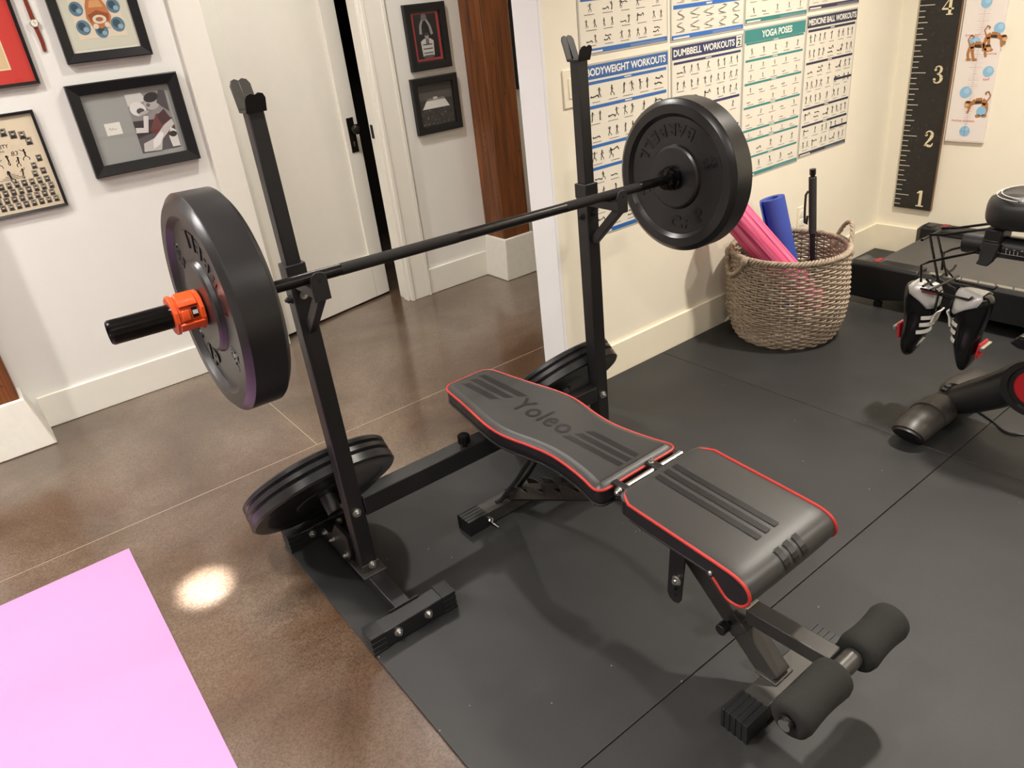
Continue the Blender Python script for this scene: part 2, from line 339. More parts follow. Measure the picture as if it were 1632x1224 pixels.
# wall plates
t = thing('light_switch', 'white double light switch plate on cream wall behind the rack post', 'light switch', (1.847, YP, 1.17))
MB().box(1.79, 1.905, YP - .006, YP, 1.105, 1.232).build('cover_plate', TRIMC, t, bevel=.003)
for k in (0, 1): MB().box(1.812 + k * .047, 1.845 + k * .047, YP - .009, YP - .005, 1.135, 1.202).build('rocker', TRIMC, t, bevel=.002)
t = thing('wall_outlet', 'white power outlet low on the cream wall behind the wicker basket', 'outlet', (3.3, YP, .35))
MB().box(3.265, 3.335, YP - .005, YP, .295, .41).build('cover_plate', TRIMC, t, bevel=.002)
for k in (0, 1): MB().box(3.281, 3.319, YP - .008, YP - .004, .312 + k * .045, .348 + k * .045).build('socket', TRIMW, t, bevel=.004)

# ---------------------------------------------------------------- floor mats
def mat_tile(x0, x1, y0, y1, label):
    o = MB().box(x0 + .0012, x1 - .0012, y0 + .0012, y1 - .0012, FZ, 0).build('rubber_mat', RUB, loc=((x0 + x1) / 2, (y0 + y1) / 2, FZ), bevel=.0015)
    return tag(o, label, 'floor mat', 'black rubber gym floor mats')
XM = 2.254
o = MB(); q_ = [(.4392, .8072), (XM - .0012, .8072), (XM - .0012, YP - .0165), (1.745, YP - .0165), (1.745, 2.0), (.4392, 2.0)]
o.hexa([(x, y, FZ) for x, y in q_], [(x, y, 0) for x, y in q_])
tag(o.build('rubber_mat', RUB, loc=(1.3, 1.4, FZ), bevel=.0015), 'black rubber floor mat under the squat rack and bench backrest', 'floor mat', 'black rubber gym floor mats')
mat_tile(.438, XM, -.41, .806, 'black rubber floor mat under the bench leg rollers, nearest the camera')
mat_tile(XM, XR - .017, .806, YP - .016, 'black rubber floor mat under the wicker basket and treadmill end')
mat_tile(XM, XR - .017, -.41, .806, 'black rubber floor mat at the lower right, under the exercise bike front')
o = MB().box(-1.3, .05, .45, 2.385, FZ, FZ + .006)
tag(o.build('exercise_mat', PINK, loc=(-.6, 1.4, FZ), bevel=.0015), 'lilac pink exercise mat lying flat on brown concrete, lower left', 'exercise mat')

# ---------------------------------------------------------------- weight plates and barbell
def ring_text(mb, text, r, ang, size, x, h, out=-1, flip=False, wide=1.0):
    """raised characters round a circle on a face at axial x; out=-1 faces -x"""
    n = len(text); step = size * .95 * wide / r
    for i, ch in enumerate(text):
        if ch == ' ': continue
        vs, fs, asp = glyphs(ch, .035); w = size * min(asp, .95) * wide * (.45 if ch in 'I1' else 1) if ch not in 'I1' else size * .35
        a = ang + (i - (n - 1) / 2) * step * (1 if not flip else -1)   # clockwise from top as seen by the viewer
        V = []
        for px, py in vs:
            lx = (px - .5) * w; ly = (py - .5) * size
            if flip: lx, ly = -lx, -ly
            rr = r + ly; t = a + lx / r
            yv = math.sin(t) * rr; zv = math.cos(t) * rr     # viewer right, up
            V.append((yv * (-1 if out < 0 else 1), zv))
        b = len(V); mb.add([(x, y, z) for y, z in V] + [(x + out * h, y, z) for y, z in V], [f for f in fs] + [tuple(b + k for k in f) for f in fs])
        e = {}
        for f in fs:
            for k in range(len(f)):
                q = (f[k], f[(k + 1) % len(f)]); e[q] = 1
        mb.add([(x, y, z) for y, z in V] + [(x + out * h, y, z) for y, z in V], [(p, q, q + b, p + b) for p, q in e if (q, p) not in e])
def plate(label, T, loc, rot, big=True, spin=0.0, group=None, R=.2285):
    t = thing('weight_plate', label, 'weight plate', loc, group, rot)
    ch = .016 if big else min(.007, T * .3); rc = .012 if big else .004
    half = [(rc, .0262), (0 if big else .001, .03), (0 if big else .001, .088), (.004, .094), (rc, .098), (rc, .176), (rc * .4, .183), (0, .187), (0, R - ch), (ch * .55, R - .003), (ch * .8, R)]
    prof = half + [(T - s, r) for s, r in half[::-1]]
    MB().lathe(prof + [prof[0]], 112).build('disc', RUBP, t, world=False, ang=25)
    if big:
        for x, out in ((rc + .0005, -1), (T - rc - .0005, 1)):
            mb = MB(); ring_text(mb, 'BARBELL', .139, spin, .036, x, .0035, out, True, 1.05); ring_text(mb, 'CAP', .139, spin + math.pi, .042, x, .0035, out, True, 1.25)
            mb.build('raised_lettering', RUBL, t, world=False, smooth=False)
            for q in (.5, -.5): mb = MB(); ring_text(mb, '45', .15, spin + math.pi * q, .022, x, .0028, out); ring_text(mb, 'LB', .125, spin + math.pi * q, .018, x, .0028, out); mb.build('raised_weight', RUBL, t, world=False, smooth=False)
    MB().lathe([(.002, .0262), (.002, .03), (T - .002, .03), (T - .002, .0262), (.002, .0262)], 40).build('hub_ring', STEEL, t, world=False)
    return t
BC = Vector((.3348, 1.5343, .9688)); BR = (0, .0287, .0031); BU = Vector((math.cos(.0287), .0031, -math.sin(.0287)))
ST_ = .080; SRT = 1.4225; PT = .092
plate('black bumper plate on the near end of the barbell, beside the orange collar', PT, BC - BU * .012, BR, True, math.radians(38), 'bumper plates loaded on the barbell')
plate('black bumper plate on the far end of the barbell, in front of the posters', PT, BC + BU * SRT, BR, True, math.radians(-22), 'bumper plates loaded on the barbell')
bb = thing('barbell', 'black barbell resting across the squat rack hooks', 'barbell', BC, None, BR)
def lat(prof): return MB().lathe(prof, 36)
lat([(.10, .0), (.10, .0135), (1.40, .0135), (1.40, 0)]).build('shaft', BAR, bb, world=False)
for a, b in ((.30, .62), (.98, 1.27)): lat([(a, .0132), (a, .0139), (b, .0139), (b, .0132)]).build('knurled_grip', KNURL, bb, world=False)
for sgn, x0 in ((-1, ST_ + .002), (1, SRT - .002)):
    lat([(x0, 0), (x0, .037), (x0 - sgn * .012, .037), (x0 - sgn * .014, .031), (x0 - sgn * .034, .031), (x0 - sgn * .037, .02), (x0 - sgn * .037, 0)]).build('collar', SLEEVE, bb, world=False)
    e = x0 + sgn * (.272 if sgn < 0 else .26)
    lat([(x0, 0), (x0, .0245), (e - sgn * .004, .0245), (e, .0215), (e - sgn * .003, .0205), (e - sgn * .003, 0)]).build('sleeve', SLEEVE, bb, world=False)
cl = thing('barbell_collar', 'orange locking collar clamped on the near barbell sleeve', 'barbell collar', BC + BU * -.0745, None, BR)
def poly_ring(x0, x1, ri, ro, n, ph=0, wob=0):
    mb = MB(); R = []
    for x, r in ((x0, ri), (x0, ro), (x1, ro), (x1, ri), (x0, ri)): R.append([(x, math.cos(2 * math.pi * i / n + ph) * r, math.sin(2 * math.pi * i / n + ph) * r) for i in range(n)])
    return mb.rings(R, False)
poly_ring(.004, .058, .0247, .036, 12, .2).build('clamp_body', ORANGE, cl, world=False, bevel=.002, ang=20)
for x in (.0, .050): poly_ring(x, x + .010, .0247, .040, 12, .2).build('flange', ORANGE, cl, world=False, bevel=.002, ang=20)
def around(a, r, w, x0, x1, h):  # curved slab on the collar, a = angle from -y towards +z
    mb = MB(); n = 6; R = []
    for i in range(n + 1):
        t = a + (i / n - .5) * w; c, s_ = -math.cos(t), math.sin(t); R.append([(x0, c * r, s_ * r), (x1, c * r, s_ * r), (x1, c * (r + h), s_ * (r + h)), (x0, c * (r + h), s_ * (r + h))])
    return mb.rings(R)
around(1.05, .035, 1.0, .012, .049, .008).build('lever', ORANGE, cl, world=False, bevel=.002, ang=20)
around(.12, .035, .55, .014, .03, .006).build('lever_arm', ORANGE, cl, world=False, bevel=.0015)
lb = around(.2, .0355, .5, .034, .045, .0045); lb.build('label_patch', GLOSSK, cl, world=False)
tx = MB()
for k in range(4): tx.add([(.0355 + .0025 * k + dx, -math.cos(a) * .0404, math.sin(a) * .0404) for dx, a in ((0, .1), (.0014, .1), (.0014, .3), (0, .3))], [(0, 1, 2, 3)])
tx.build('label_lettering', flat('E8E4DC'), cl, world=False, smooth=False)
around(-.55, .034, .5, .006, .056, .008).build('hinge', ORANGE, cl, world=False, bevel=.002)

# ---------------------------------------------------------------- squat rack
RX, RY, RW = .5686, 1.653, .9237; YAW = -.0121
rk = thing('squat_rack', 'black steel squat rack holding the barbell, plates stored at its rear feet', 'squat rack', (RX, RY, 0), None, (0, 0, YAW))
def rb(mb, name, m, bevel=.0025, parent=None, **k): return mb.build(name, m, parent or rk, world=False, bevel=bevel, **k)
def bolts(parent, name, m, *B):
    for b in B: q = MB(); bolt(q, *b); q.build(name, m, parent, world=False, ang=25)
def bolt(mb, x, y, z, d=(0, -1, 0), r=.0085):
    d = Vector(d); p = Vector((x, y, z)); mb.cyl(p, p + d * .003, r * 1.45, n=18); mb.cyl(p + d * .002, p + d * .010, r, n=6); mb.cyl(p + d * .009, p + d * .0145, r * .55, n=12)
for i, x in enumerate((0, RW)):
    dz = -.014 * i
    for nm, y0 in (('front_foot', -.2631), ('rear_foot', .2951)):
        fo = rb(MB().box(x - .122, x + .122, y0, y0 + .0538, .004, .056), nm, STEEL)
        for sg in (-1, 1):
            mb = MB(); a, b = sorted((x + sg * .0885, x + sg * .1297))
            for k in range(7): e = 0 if k % 2 == 0 else .0013; mb.box(a + (e if sg < 0 else 0), b - (e if sg > 0 else 0), y0 - .0022 + e, y0 + .056 - e, k * .0083, k * .0083 + .0085)
            for k in range(8): mb.box(a, b, y0 + .0005 + k * .0071, y0 + .0042 + k * .0071, .0575, .0592)
            rb(mb, 'end_cap', PLASTIC, .0006, fo)
        bolts(fo, 'bolt', BRIGHT, (x - .052, y0, .034), (x + .04, y0, .034))
    for ya, yb in ((-.212, -.2085), (.291, .2955)): rb(MB().box(x - .045, x + .045, ya, yb, .052, .062), 'weld_plate', STEEL, .001)
    rb(MB().box(x - .023, x + .023, -.211, .296, .012, .056), 'foot_beam', STEEL)
    up = rb(MB().box(x - .023, x + .023, -.023, .023, .056, .972 + dz), 'upright', STEEL, .003)
    rb(MB().box(x - .0245, x + .0245, -.0245, .0245, .931 + dz, .973 + dz), 'upright_collar', STEEL, .002, up)
    rb(MB().box(x - .036, x + .036, -.048, .042, .054, .06).box(x - .028, x + .028, -.0255, -.0225, .058, .083), 'base_bracket', GSTEEL, .0015)
    bolts(rk, 'bolt', BRIGHT, (x + .004, -.0255, .077), (x - .002, -.023, .262 + dz * .6, (0, -1, 0), .009))
    rb(MB().box(x - .0178, x + .0178, -.0178, .0178, .9, 1.312 + dz), 'upper_tube', STEEL, .0025)
    # flared saddle on top
    def flap(y, yt, z1, dz_):
        mb = MB(); pr = [(-.0225, 1.306), (.0225, 1.306), (.0225, z1 - .012), (.0175, z1 - .003), (.008, z1), (0, z1 - .004), (-.008, z1), (-.0175, z1 - .003), (-.0225, z1 - .012)]
        A = [(x + u, y + (yt - y) * max(0, (z - 1.306) / (z1 - 1.306)), z + dz_) for u, z in pr]; sg = 1 if yt > y else -1
        mb.hexa(A, [(a, b + sg * .0035, c) for a, b, c in A]); mb.beam((x, y - sg * .001, 1.31 + dz_), (x, yt - sg * .001, z1 - .006 + dz_), .003, .003); return mb
    sd = rb(MB().box(x - .0225, x + .0225, -.021, .021, 1.306 + dz, 1.3125 + dz), 'bar_saddle', STEEL, .001)
    rb(flap(.0195, .044, 1.372, dz), 'rear_flap', GSTEEL if i == 0 else STEEL, .0008, sd); rb(flap(-.0195, -.034, 1.345, dz), 'front_flap', STEEL, .0008, sd)
    # hook with diagonal brace
    zb = .962 if i == 0 else .936       # bar centre height here
    hz = zb - .0139
    hk = rb(MB().box(x - .019, x + .019, -.147, -.0235, hz - .026, hz - .0005), 'bar_hook', STEEL, .002)
    mb = MB(); pr = [(-.0195, hz - .034), (.0195, hz - .034), (.0195, hz + .016), (.014, hz + .027), (.006, hz + .031), (-.006, hz + .031), (-.014, hz + .027), (-.0195, hz + .016)]
    mb.hexa([(x + u, -.152, z) for u, z in pr], [(x + u, -.147, z) for u, z in pr]); rb(mb, 'hook_plate', STEEL, .001, hk)
    rb(MB().cyl((x + .001, -.1526, hz + .012), (x + .001, -.1515, hz + .012), .0048), 'pin_hole', mat('dark_hole', '050505', .8), 0, hk)
    rb(MB().beam((x, -.136, hz - .026), (x, -.024, hz - .135), .026, .02, (1, 0, 0)), 'hook_brace', STEEL, .002, hk)
    bolts(hk, 'hook_bolt', BRIGHT if i == 0 else STEEL, (x + .002, -.0235, hz - .05, (0, -1, 0), .007))
    bolts(hk, 'hook_bolt', STEEL, (x - .023, 0, hz - .06, (-1, 0, 0), .0075))
    # storage peg pointing up and back
    n_ = Vector((0, .7157, .6984)); pc = Vector((x - .0086, .184 - .01 * i, .214 - .014 * i))
    pg = rb(MB().cyl(pc - n_ * .055, pc + n_ * .11, .0225, n=24), 'storage_peg', STEEL, .002)
    gm = MB(); g = [(.26, .054), (.06, .054), (.022, .10), (.022, .17), (.1, .17), (.15, .11)]
    gm.hexa([(x - .034, y, z) for y, z in g], [(x - .028, y, z) for y, z in g]); gs = rb(gm, 'peg_bracket', STEEL, .001)
    bolts(gs, 'bracket_bolt', BRIGHT, (x - .034, .2, .085, (-1, 0, 0)), (x - .034, .145, .09, (-1, 0, 0)), (x - .034, .05, .09, (-1, 0, 0)))
    # three stored plates leaning on the peg
    q = Vector((1, 0, 0)).rotation_difference(n_); cw = Vector((RX, RY, 0)) + Matrix.Rotation(YAW, 3, 'Z') @ pc
    off = 0
    where = ('near', 'far')[i]
    for k, (T, r) in enumerate(((.034, .2275), (.024, .2265), (.020, .2255))):
        nm = ('lowest and thickest black plate', 'middle black plate', 'topmost and thinnest black plate')[k]
        plate('%s of the three leaning behind the %s rack post' % (nm, where), T, cw + n_ * off, q, False, 0, 'bumper plates stored behind the %s post' % where, r); off += T + .0005
# spreader between the posts
bm_ = rb(MB().box(.0235, .55, -.028, .028, .240, .300), 'cross_beam', STEEL, .003)
rb(MB().box(.54, RW - .0235, -.0235, .0235, .238, .290), 'inner_cross_beam', STEEL, .003, bm_)
mb = MB().cyl((.372, -.012, .299), (.372, -.012, .313), .008).cyl((.372, -.012, .311), (.372, -.012, .338), .0165, n=14)
for k in range(14): a = 2 * math.pi * k / 14; mb.box(.372 + .0165 * math.cos(a) - .0015, .372 + .0165 * math.cos(a) + .0015, -.012 + .0165 * math.sin(a) - .0015, -.012 + .0165 * math.sin(a) + .0015, .313, .337)
rb(mb, 'lock_knob', GLOSSK, 0, bm_, ang=25)

# ---------------------------------------------------------------- adjustable bench
bn = thing('weight_bench', 'black padded adjustable weight bench with red piping and foam leg rollers', 'bench', (1.08, 1.1, 0))
def offs(P, d):
    n = len(P); O = []
    for i in range(n):
        a, b, c = Vector(P[i - 1]), Vector(P[i]), Vector(P[(i + 1) % n]); e1 = (b - a).normalized(); e2 = (c - b).normalized(); t = (e1 + e2).normalized(); nn = Vector((-t.y, t.x)); O.append(tuple(b + nn * d))
    return O
def catmull(P, k=5, closed=True):
    n = len(P); O = []
    for i in range(n if closed else n - 1):
        g = lambda j: Vector(P[j % n]) if closed else Vector(P[min(max(j, 0), n - 1)])
        p0, p1, p2, p3 = g(i - 1), g(i), g(i + 1), g(i + 2)
        for j in range(k):
            t = j / k; O.append(tuple(.5 * ((2 * p1) + (p2 - p0) * t + (2 * p0 - 5 * p1 + 4 * p2 - p3) * t * t + (3 * p1 - p0 - 3 * p2 + p3) * t ** 3)))
    if not closed: O.append(tuple(P[-1]))
    return O
HX = 1.079; ZT = .418
hw = [(.050, 1.803), (.072, 1.797), (.086, 1.780), (.092, 1.755), (.100, 1.700), (.111, 1.630), (.126, 1.545), (.133, 1.490), (.1335, 1.440), (.127, 1.395), (.117, 1.345), (.109, 1.290), (.1075, 1.240), (.113, 1.180), (.122, 1.125), (.1315, 1.085), (.1305, 1.068), (.120, 1.058), (.10, 1.0555), (.04, 1.0565)]
out = catmull([(HX + w, y) for w, y in hw] + [(HX - w, y) for w, y in hw[::-1]], 4)
area = sum(out[i - 1][0] * out[i][1] - out[i][0] * out[i - 1][1] for i in range(len(out)))
if area < 0: out = out[::-1]
def TOPF(T):
    n = len(T); A = max(range(n), key=lambda i: T[i][1] + .2 * (T[i][0] - HX)); best = None
    # pair points across the pad from the head end down
    for sft in range(-8, 9):
        a = (A + sft) % n; e = sum(abs(T[(a + k) % n][1] - T[(a - 1 - k) % n][1]) for k in range(n // 2))
        if best is None or e < best[0]: best = (e, a)
    a = best[1]; return [((a + k) % n, (a + k + 1) % n, (a - 2 - k) % n, (a - 1 - k) % n) for k in range(n // 2 - 1)]
R = []
for d, z in ((.006, ZT - .048), (.0, ZT - .042), (-.001, ZT - .02), (.0, ZT - .001), (.006, ZT + .0045), (.013, ZT + .008), (.021, ZT + .010)): R.append([(x, y, z) for x, y in offs(out, d)])
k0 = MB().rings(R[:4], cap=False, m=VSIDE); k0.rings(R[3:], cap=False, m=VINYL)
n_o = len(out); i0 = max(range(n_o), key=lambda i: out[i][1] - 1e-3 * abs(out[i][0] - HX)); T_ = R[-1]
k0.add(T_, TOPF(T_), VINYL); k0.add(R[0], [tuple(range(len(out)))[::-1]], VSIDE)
bp_ = k0.build('backrest_pad', VINYL, bn, ang=50)
MB().tube([(x, y, ZT - .0005) for x, y in offs(out, -.0005)], .0036, 8, True).build('piping', REDP, bp_)
MB().tube([(x, y, ZT - .043) for x, y in offs(out, -.0005)], .0032, 8, True).build('lower_piping', VSIDE, bp_)
SHS = lambda: Sheet((HX, 1.0, ZT + .0102), (1, 0, 0), (0, 1, 0), (0, 0, 1))
for c, lo, hi in ((-.033, 1.745, 1.61), (0, 1.75, 1.585), (.033, 1.755, 1.56)):
    sh = SHS(); sh.poly([(c - .010, hi - 1), (c + .010, hi - 1 - .018), (c + .010, lo - 1 + .0), (c - .010, lo - 1 + .012)], PRINTK); sh.build('printed_stripe', bp_)
for c, lo, hi in ((-.028, 1.09, 1.30), (.0, 1.09, 1.285), (.028, 1.09, 1.27)):
    sh = SHS(); sh.poly([(c - .0085, lo - 1), (c + .0085, lo - 1), (c + .0085, hi - 1 - .018), (c - .0085, hi - 1)], PRINTK); sh.build('printed_stripe', bp_)
# lettering reads down the pad from head to seat
sl = Sheet((HX - .032, 1.538, ZT + .0104), (0, -1, 0), (1, 0, 0), (0, 0, 1)); sl.text('Yoleo', 0, .235, 0, .066, PRINTK, 1, bold=.012, space=1.08); sl.build('printed_lettering', bp_)
# seat with rolled front
SXC, SHW = 1.094, .1515
prof = catmull([(1.004, .4275), (1.002, .433), (.995, .4365), (.93, .4305), (.80, .421), (.71, .414), (.672, .4085), (.65, .398), (.639, .380), (.641, .361), (.654, .345), (.672, .339), (.692, .3415), (.706, .353), (.722, .370), (.742, .379), (.80, .382), (.90, .387), (.99, .396), (1.002, .402)], 3)
ar = sum(prof[i - 1][0] * prof[i][1] - prof[i][0] * prof[i - 1][1] for i in range(len(prof)))
if ar < 0: prof = prof[::-1]
def slice_(e, d):
    rr = .034; ym = 1.004 - (rr - math.sqrt(max(0, rr * rr - max(0, rr - e) ** 2))); return [(min(y, ym), z) for y, z in offs(prof, d)]
R = []
for e, d in ((0, .004), (.0015, .001), (.006, 0), (.014, -.001), (.034, -.002)):
    R.append((-SHW + e, slice_(e, d)))
for u in (-.06, 0, .06): R.append((u, slice_(1, -.003)))
for e, d in ((.034, -.002), (.014, -.001), (.006, 0), (.0015, .001), (0, .004)): R.append((SHW - e, slice_(e, d)))
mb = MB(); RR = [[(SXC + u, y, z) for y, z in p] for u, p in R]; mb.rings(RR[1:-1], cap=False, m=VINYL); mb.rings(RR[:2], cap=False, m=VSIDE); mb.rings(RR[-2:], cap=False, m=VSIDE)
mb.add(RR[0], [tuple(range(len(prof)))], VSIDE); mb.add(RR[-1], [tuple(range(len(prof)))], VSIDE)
se = mb.build('seat_pad', VINYL, bn, ang=50)
side = catmull([(.728, .375), (.706, .353), (.692, .3415), (.672, .339), (.654, .345), (.641, .361), (.639, .380), (.65, .398), (.672, .4085), (.71, .414), (.80, .421), (.93, .4305), (.962, .4335)], 3, False)
pa = [(SXC - SHW + .001, y, z) for y, z in side]; pb = [(SXC + SHW - .001, y, z) for y, z in side]
corner = [(.978, .010), (.993, .020), (1.0, .034)]
pa2 = [(SXC - SHW + e, y, .4345) for y, e in corner]; pb2 = [(SXC + SHW - e, y, .4345) for y, e in corner]
MB().tube(pa + pa2 + pb2[::-1] + pb[::-1], .0036, 8).build('piping', REDP, se)
lowp = [(SXC - SHW + .002, y, z - .001) for y, z in ((.742, .380), (.8, .383), (.9, .388), (.96, .393))]
MB().tube(lowp, .0032, 8).build('lower_piping', VSIDE, se)
top = [(y, z) for y, z in catmull([(.985, .4395), (.93, .4338), (.80, .4243), (.75, .4205)], 4, False)]
def strip(c, w, pts):
    ss = MB()
    for a, b in zip(pts, pts[1:]): ss.add([(SXC + c - w, a[0], a[1] + .0012), (SXC + c + w, a[0], a[1] + .0012), (SXC + c + w, b[0], b[1] + .0012), (SXC + c - w, b[0], b[1] + .0012)], [(0, 1, 2, 3)])
    ss.build('printed_stripe', PRINTK, se, smooth=False)
fr2 = [(.668, .4115), (.655, .4045), (.645, .396), (.6385, .388), (.635, .378)]
for c in (-.030, .0, .030):
    strip(c, .0085, top + [(.705, .4175)]); strip(c, .0085, [(y - .0015, z + .0016) for y, z in fr2])
MB().ball((SXC - SHW - .001, .733, .382), .004, .006, .006).build('rivet', BRIGHT, se)
# frame
def ribbed_cap(x0, x1, y0, y1, h, parent):
    mb = MB(); n = 9; st = (y1 - y0) / n
    for k in range(n): e = 0 if k % 2 == 0 else .0016; mb.box(x0 + e, x1 - e, y0 + k * st, y0 + (k + 1) * st + .0001, 0, h - e)
    mb.build('end_cap', PLASTIC, parent, bevel=.0006)
ff = MB().box(.985, 1.236, .612, .672, .003, .052).build('front_foot', GSTEEL, bn, bevel=.003)
ribbed_cap(.915, .988, .6085, .6755, .056, ff); ribbed_cap(1.228, 1.27, .6085, .6755, .056, ff)
rf = MB().box(.963, 1.18, 1.61, 1.666, .003, .050).build('rear_foot', GSTEEL, bn, bevel=.003)
ribbed_cap(.892, .966, 1.606, 1.670, .053, rf); ribbed_cap(1.163, 1.228, 1.606, 1.670, .053, rf)
mb = MB(); mb.tube([(.966 + .001, 1.603, .036 + .0), (.962, 1.596, .03), (.968, 1.590, .022), (.975, 1.596, .03), (.97, 1.603, .036)], .0025, 6); mb.cyl((.966, 1.61, .034), (.966, 1.597, .034), .006); mb.cyl((.97, 1.594, .018), (.98, 1.575, .006), .003); mb.build('locking_pin', BRIGHT, rf)
FX = 1.08
st = MB().beam((FX, .651, .048), (FX, 1.0, .372), .05, .05, (1, 0, 0)).build('front_leg', GSTEEL, bn, bevel=.003)
MB().beam((FX, .735, .128), (FX, .752, .143), .054, .054, (1, 0, 0)).build('leg_sleeve', GSTEEL, st, bevel=.002)
MB().box(FX - .032, FX + .032, .63, .688, .051, .056).build('weld_seam', GSTEEL, st, bevel=.002)
MB().beam((FX, 1.63, .06), (FX, 1.02, .372), .042, .042, (1, 0, 0)).build('main_beam', STEEL, bn, bevel=.003)
for sx_ in (-1, 1):
    mb = MB(); p0 = Vector((FX + sx_ * .03, 1.60, .082)); p1 = Vector((FX + sx_ * .03, 1.20, .287)); d = (p1 - p0); nrm = Vector((0, .456, .89))
    prof2 = [p0 - nrm * .015, p1 - nrm * .015]; teeth = []
    for k in range(5):
        a = p1 - d * (k / 5 + .02); b = p1 - d * (k / 5 + .12); c2 = p1 - d * (k / 5 + .15)
        teeth += [a + nrm * .022, b + nrm * .03, b + nrm * .006, c2 + nrm * .006]
    ring = prof2 + teeth; mb.hexa(ring, [v + Vector((sx_ * .004, 0, 0)) for v in ring]); mb.build('notched_ladder', mat('worn_black_steel', '4A463F', .45, metal=.4, noise=.25, nscale=60), bn, bevel=.0006)
sb = MB()
for q in (-.022, .022): sb.tube([(FX + q - .03, 1.62, .058), (FX + q - .02, 1.52, .19), (FX + q - .01, 1.40, .372)], .0075, 10)
sb.cyl((FX - .07, 1.62, .062), (FX + .03, 1.62, .062), .006); sb.build('backrest_strut', STEEL, bn)
MB().box(.995, 1.165, 1.08, 1.72, ZT - .056, ZT - .047).build('backrest_rail', STEEL, bn, bevel=.003)
MB().box(1.02, 1.16, .73, 1.0, .366, .379).build('seat_rail', STEEL, bn, bevel=.002)
hg = MB().box(1.14, 1.215, 1.012, 1.048, .386, .412).build('hinge', STEEL, bn, bevel=.003)
for a_, b_ in ((.985, 1.004), (1.098, 1.122)): MB().box(a_, b_, .998, 1.06, .388, .428).build('hinge_block', STEEL, hg, bevel=.003)
MB().cyl((.975, 1.03, .416), (1.2, 1.03, .416), .0085).build('hinge_pin', CHROME, hg)
for a_ in ((.984, 1.03, .416, (-1, 0, 0), .008), (1.108, 1.045, .428, (0, 0, 1), .005)): b2 = MB(); bolt(b2, *a_); b2.build('bolt', BRIGHT, hg, ang=25)
MB().cyl((.98, .965, .39), (.98, .962, .335), .003).build('pin', BRIGHT, bn)
br = MB(); pr = [(.858, .345), (.905, .345), (.918, .16), (.912, .145), (.898, .138), (.884, .142), (.876, .155)]
br.hexa([(1.018, y, z) for y, z in pr], [(1.023, y, z) for y, z in pr]); bk = br.build('adjusting_bracket', STEEL, bn, bevel=.001)
b2 = MB(); bolt(b2, 1.018, .886, .215, (-1, 0, 0), .009); b2.build('bolt', BRIGHT, bk, ang=25)
for z in (.165, .187): MB().cyl((1.0165, .893 + (z - .165) * -.2, z), (1.019, .893, z), .0055).build('adjusting_hole', mat('dark_hole', '050505', .8), bk)
MB().cyl((FX - .025, .762, .145), (FX - .04, .762, .145), .006).cyl((FX - .038, .762, .145), (FX - .062, .762, .145), .014, n=10).build('lock_knob', GLOSSK, st, bevel=.002)
ra = MB().beam((FX, .725, .188), (FX, .525, .197), .044, .038, (0, 0, 1)).build('roller_arm', GSTEEL, bn, bevel=.003)
lbm = Sheet((FX - .02, .722, .2085), (1, 0, 0), (0, 1, .0), (0, 0, 1)); lbm.rect(.0, .04, -.001, .012, flat('B9B4AA'), 1); lbm.text('YOLEO', .003, .037, .002, .009, flat('3A3835'), 2); lbm.build('brand_label', ra)
MB().cyl((.872, .503, .20), (1.262, .503, .20), .0125).build('roller_axle', CHROME, bn)
MB().cyl((1.048, .503, .2), (1.112, .503, .2), .021).build('axle_tube', GSTEEL, bn, bevel=.002)
for x0, x1 in ((.885, 1.047), (1.113, 1.262)):
    pf = [(x0 + .004, .0125), (x0, .02), (x0, .034), (x0 + .006, .0405), (x0 + .02, .043)] + [(x0 + (x1 - x0) * t, .043 - .0035 * math.sin(math.pi * (t - .12) / .76)) for t in (.3, .4, .5, .6, .7)] + [(x1 - .02, .043), (x1 - .006, .0405), (x1, .034), (x1, .02), (x1 - .004, .0125)]
    ro = MB().lathe(pf, 40).xf(Matrix.Translation((0, .503, .2))).build('foam_roller', FOAM, bn, ang=60)
    xe = x0 if x0 < 1 else x1; sg = -1 if x0 < 1 else 1
    MB().cyl((xe, .503, .2), (xe + sg * .006, .503, .2), .0165).build('axle_cap', GLOSSK, ro, bevel=.002)

# ---------------------------------------------------------------- framed pictures on the far wall
BLK = mat('black_picture_frame', '17171A', .32); BLKM = mat('matt_black_frame', '151415', .5)
def picture(label, x0, x1, z0, z1, b, dep, m=BLK, slope=.010, cat='picture frame', group=None, mount='E8E2D2', mb_=None):
    t = thing('picture_frame', label, cat, ((x0 + x1) / 2, YL, z0), group)
    mb = MB(); yo, yi, yb = YL - dep, YL - dep + slope, YL - .0008
    O = [(x0, z0), (x1, z0), (x1, z1), (x0, z1)]; I = [(x0 + b, z0 + b), (x1 - b, z0 + b), (x1 - b, z1 - b), (x0 + b, z1 - b)]
    e = min(.004, b * .2); O2 = [(x0 + e, z0 + e), (x1 - e, z0 + e), (x1 - e, z1 - e), (x0 + e, z1 - e)]
    rr = [[(x, yb, z) for x, z in O], [(x, yo + .003, z) for x, z in O], [(x, yo, z) for x, z in O2], [(x, yi, z) for x, z in I], [(x, yb - .004, z) for x, z in I]]
    mb.rings(rr, cap=False).build('frame_border', m, t, ang=20)
    MB().box(x0 + b * .6, x1 - b * .6, YL - .009, YL - .001, z0 + b * .6, z1 - b * .6).build('mount_board', flat(mount, .6), t, smooth=False)
    w, h = x1 - x0 - 2 * b, z1 - z0 - 2 * b
    sh = Sheet((x0 + b, YL - .0095, z0 + b), (1, 0, 0), (0, 0, 1), (0, -1, 0))
    return t, sh, w, h
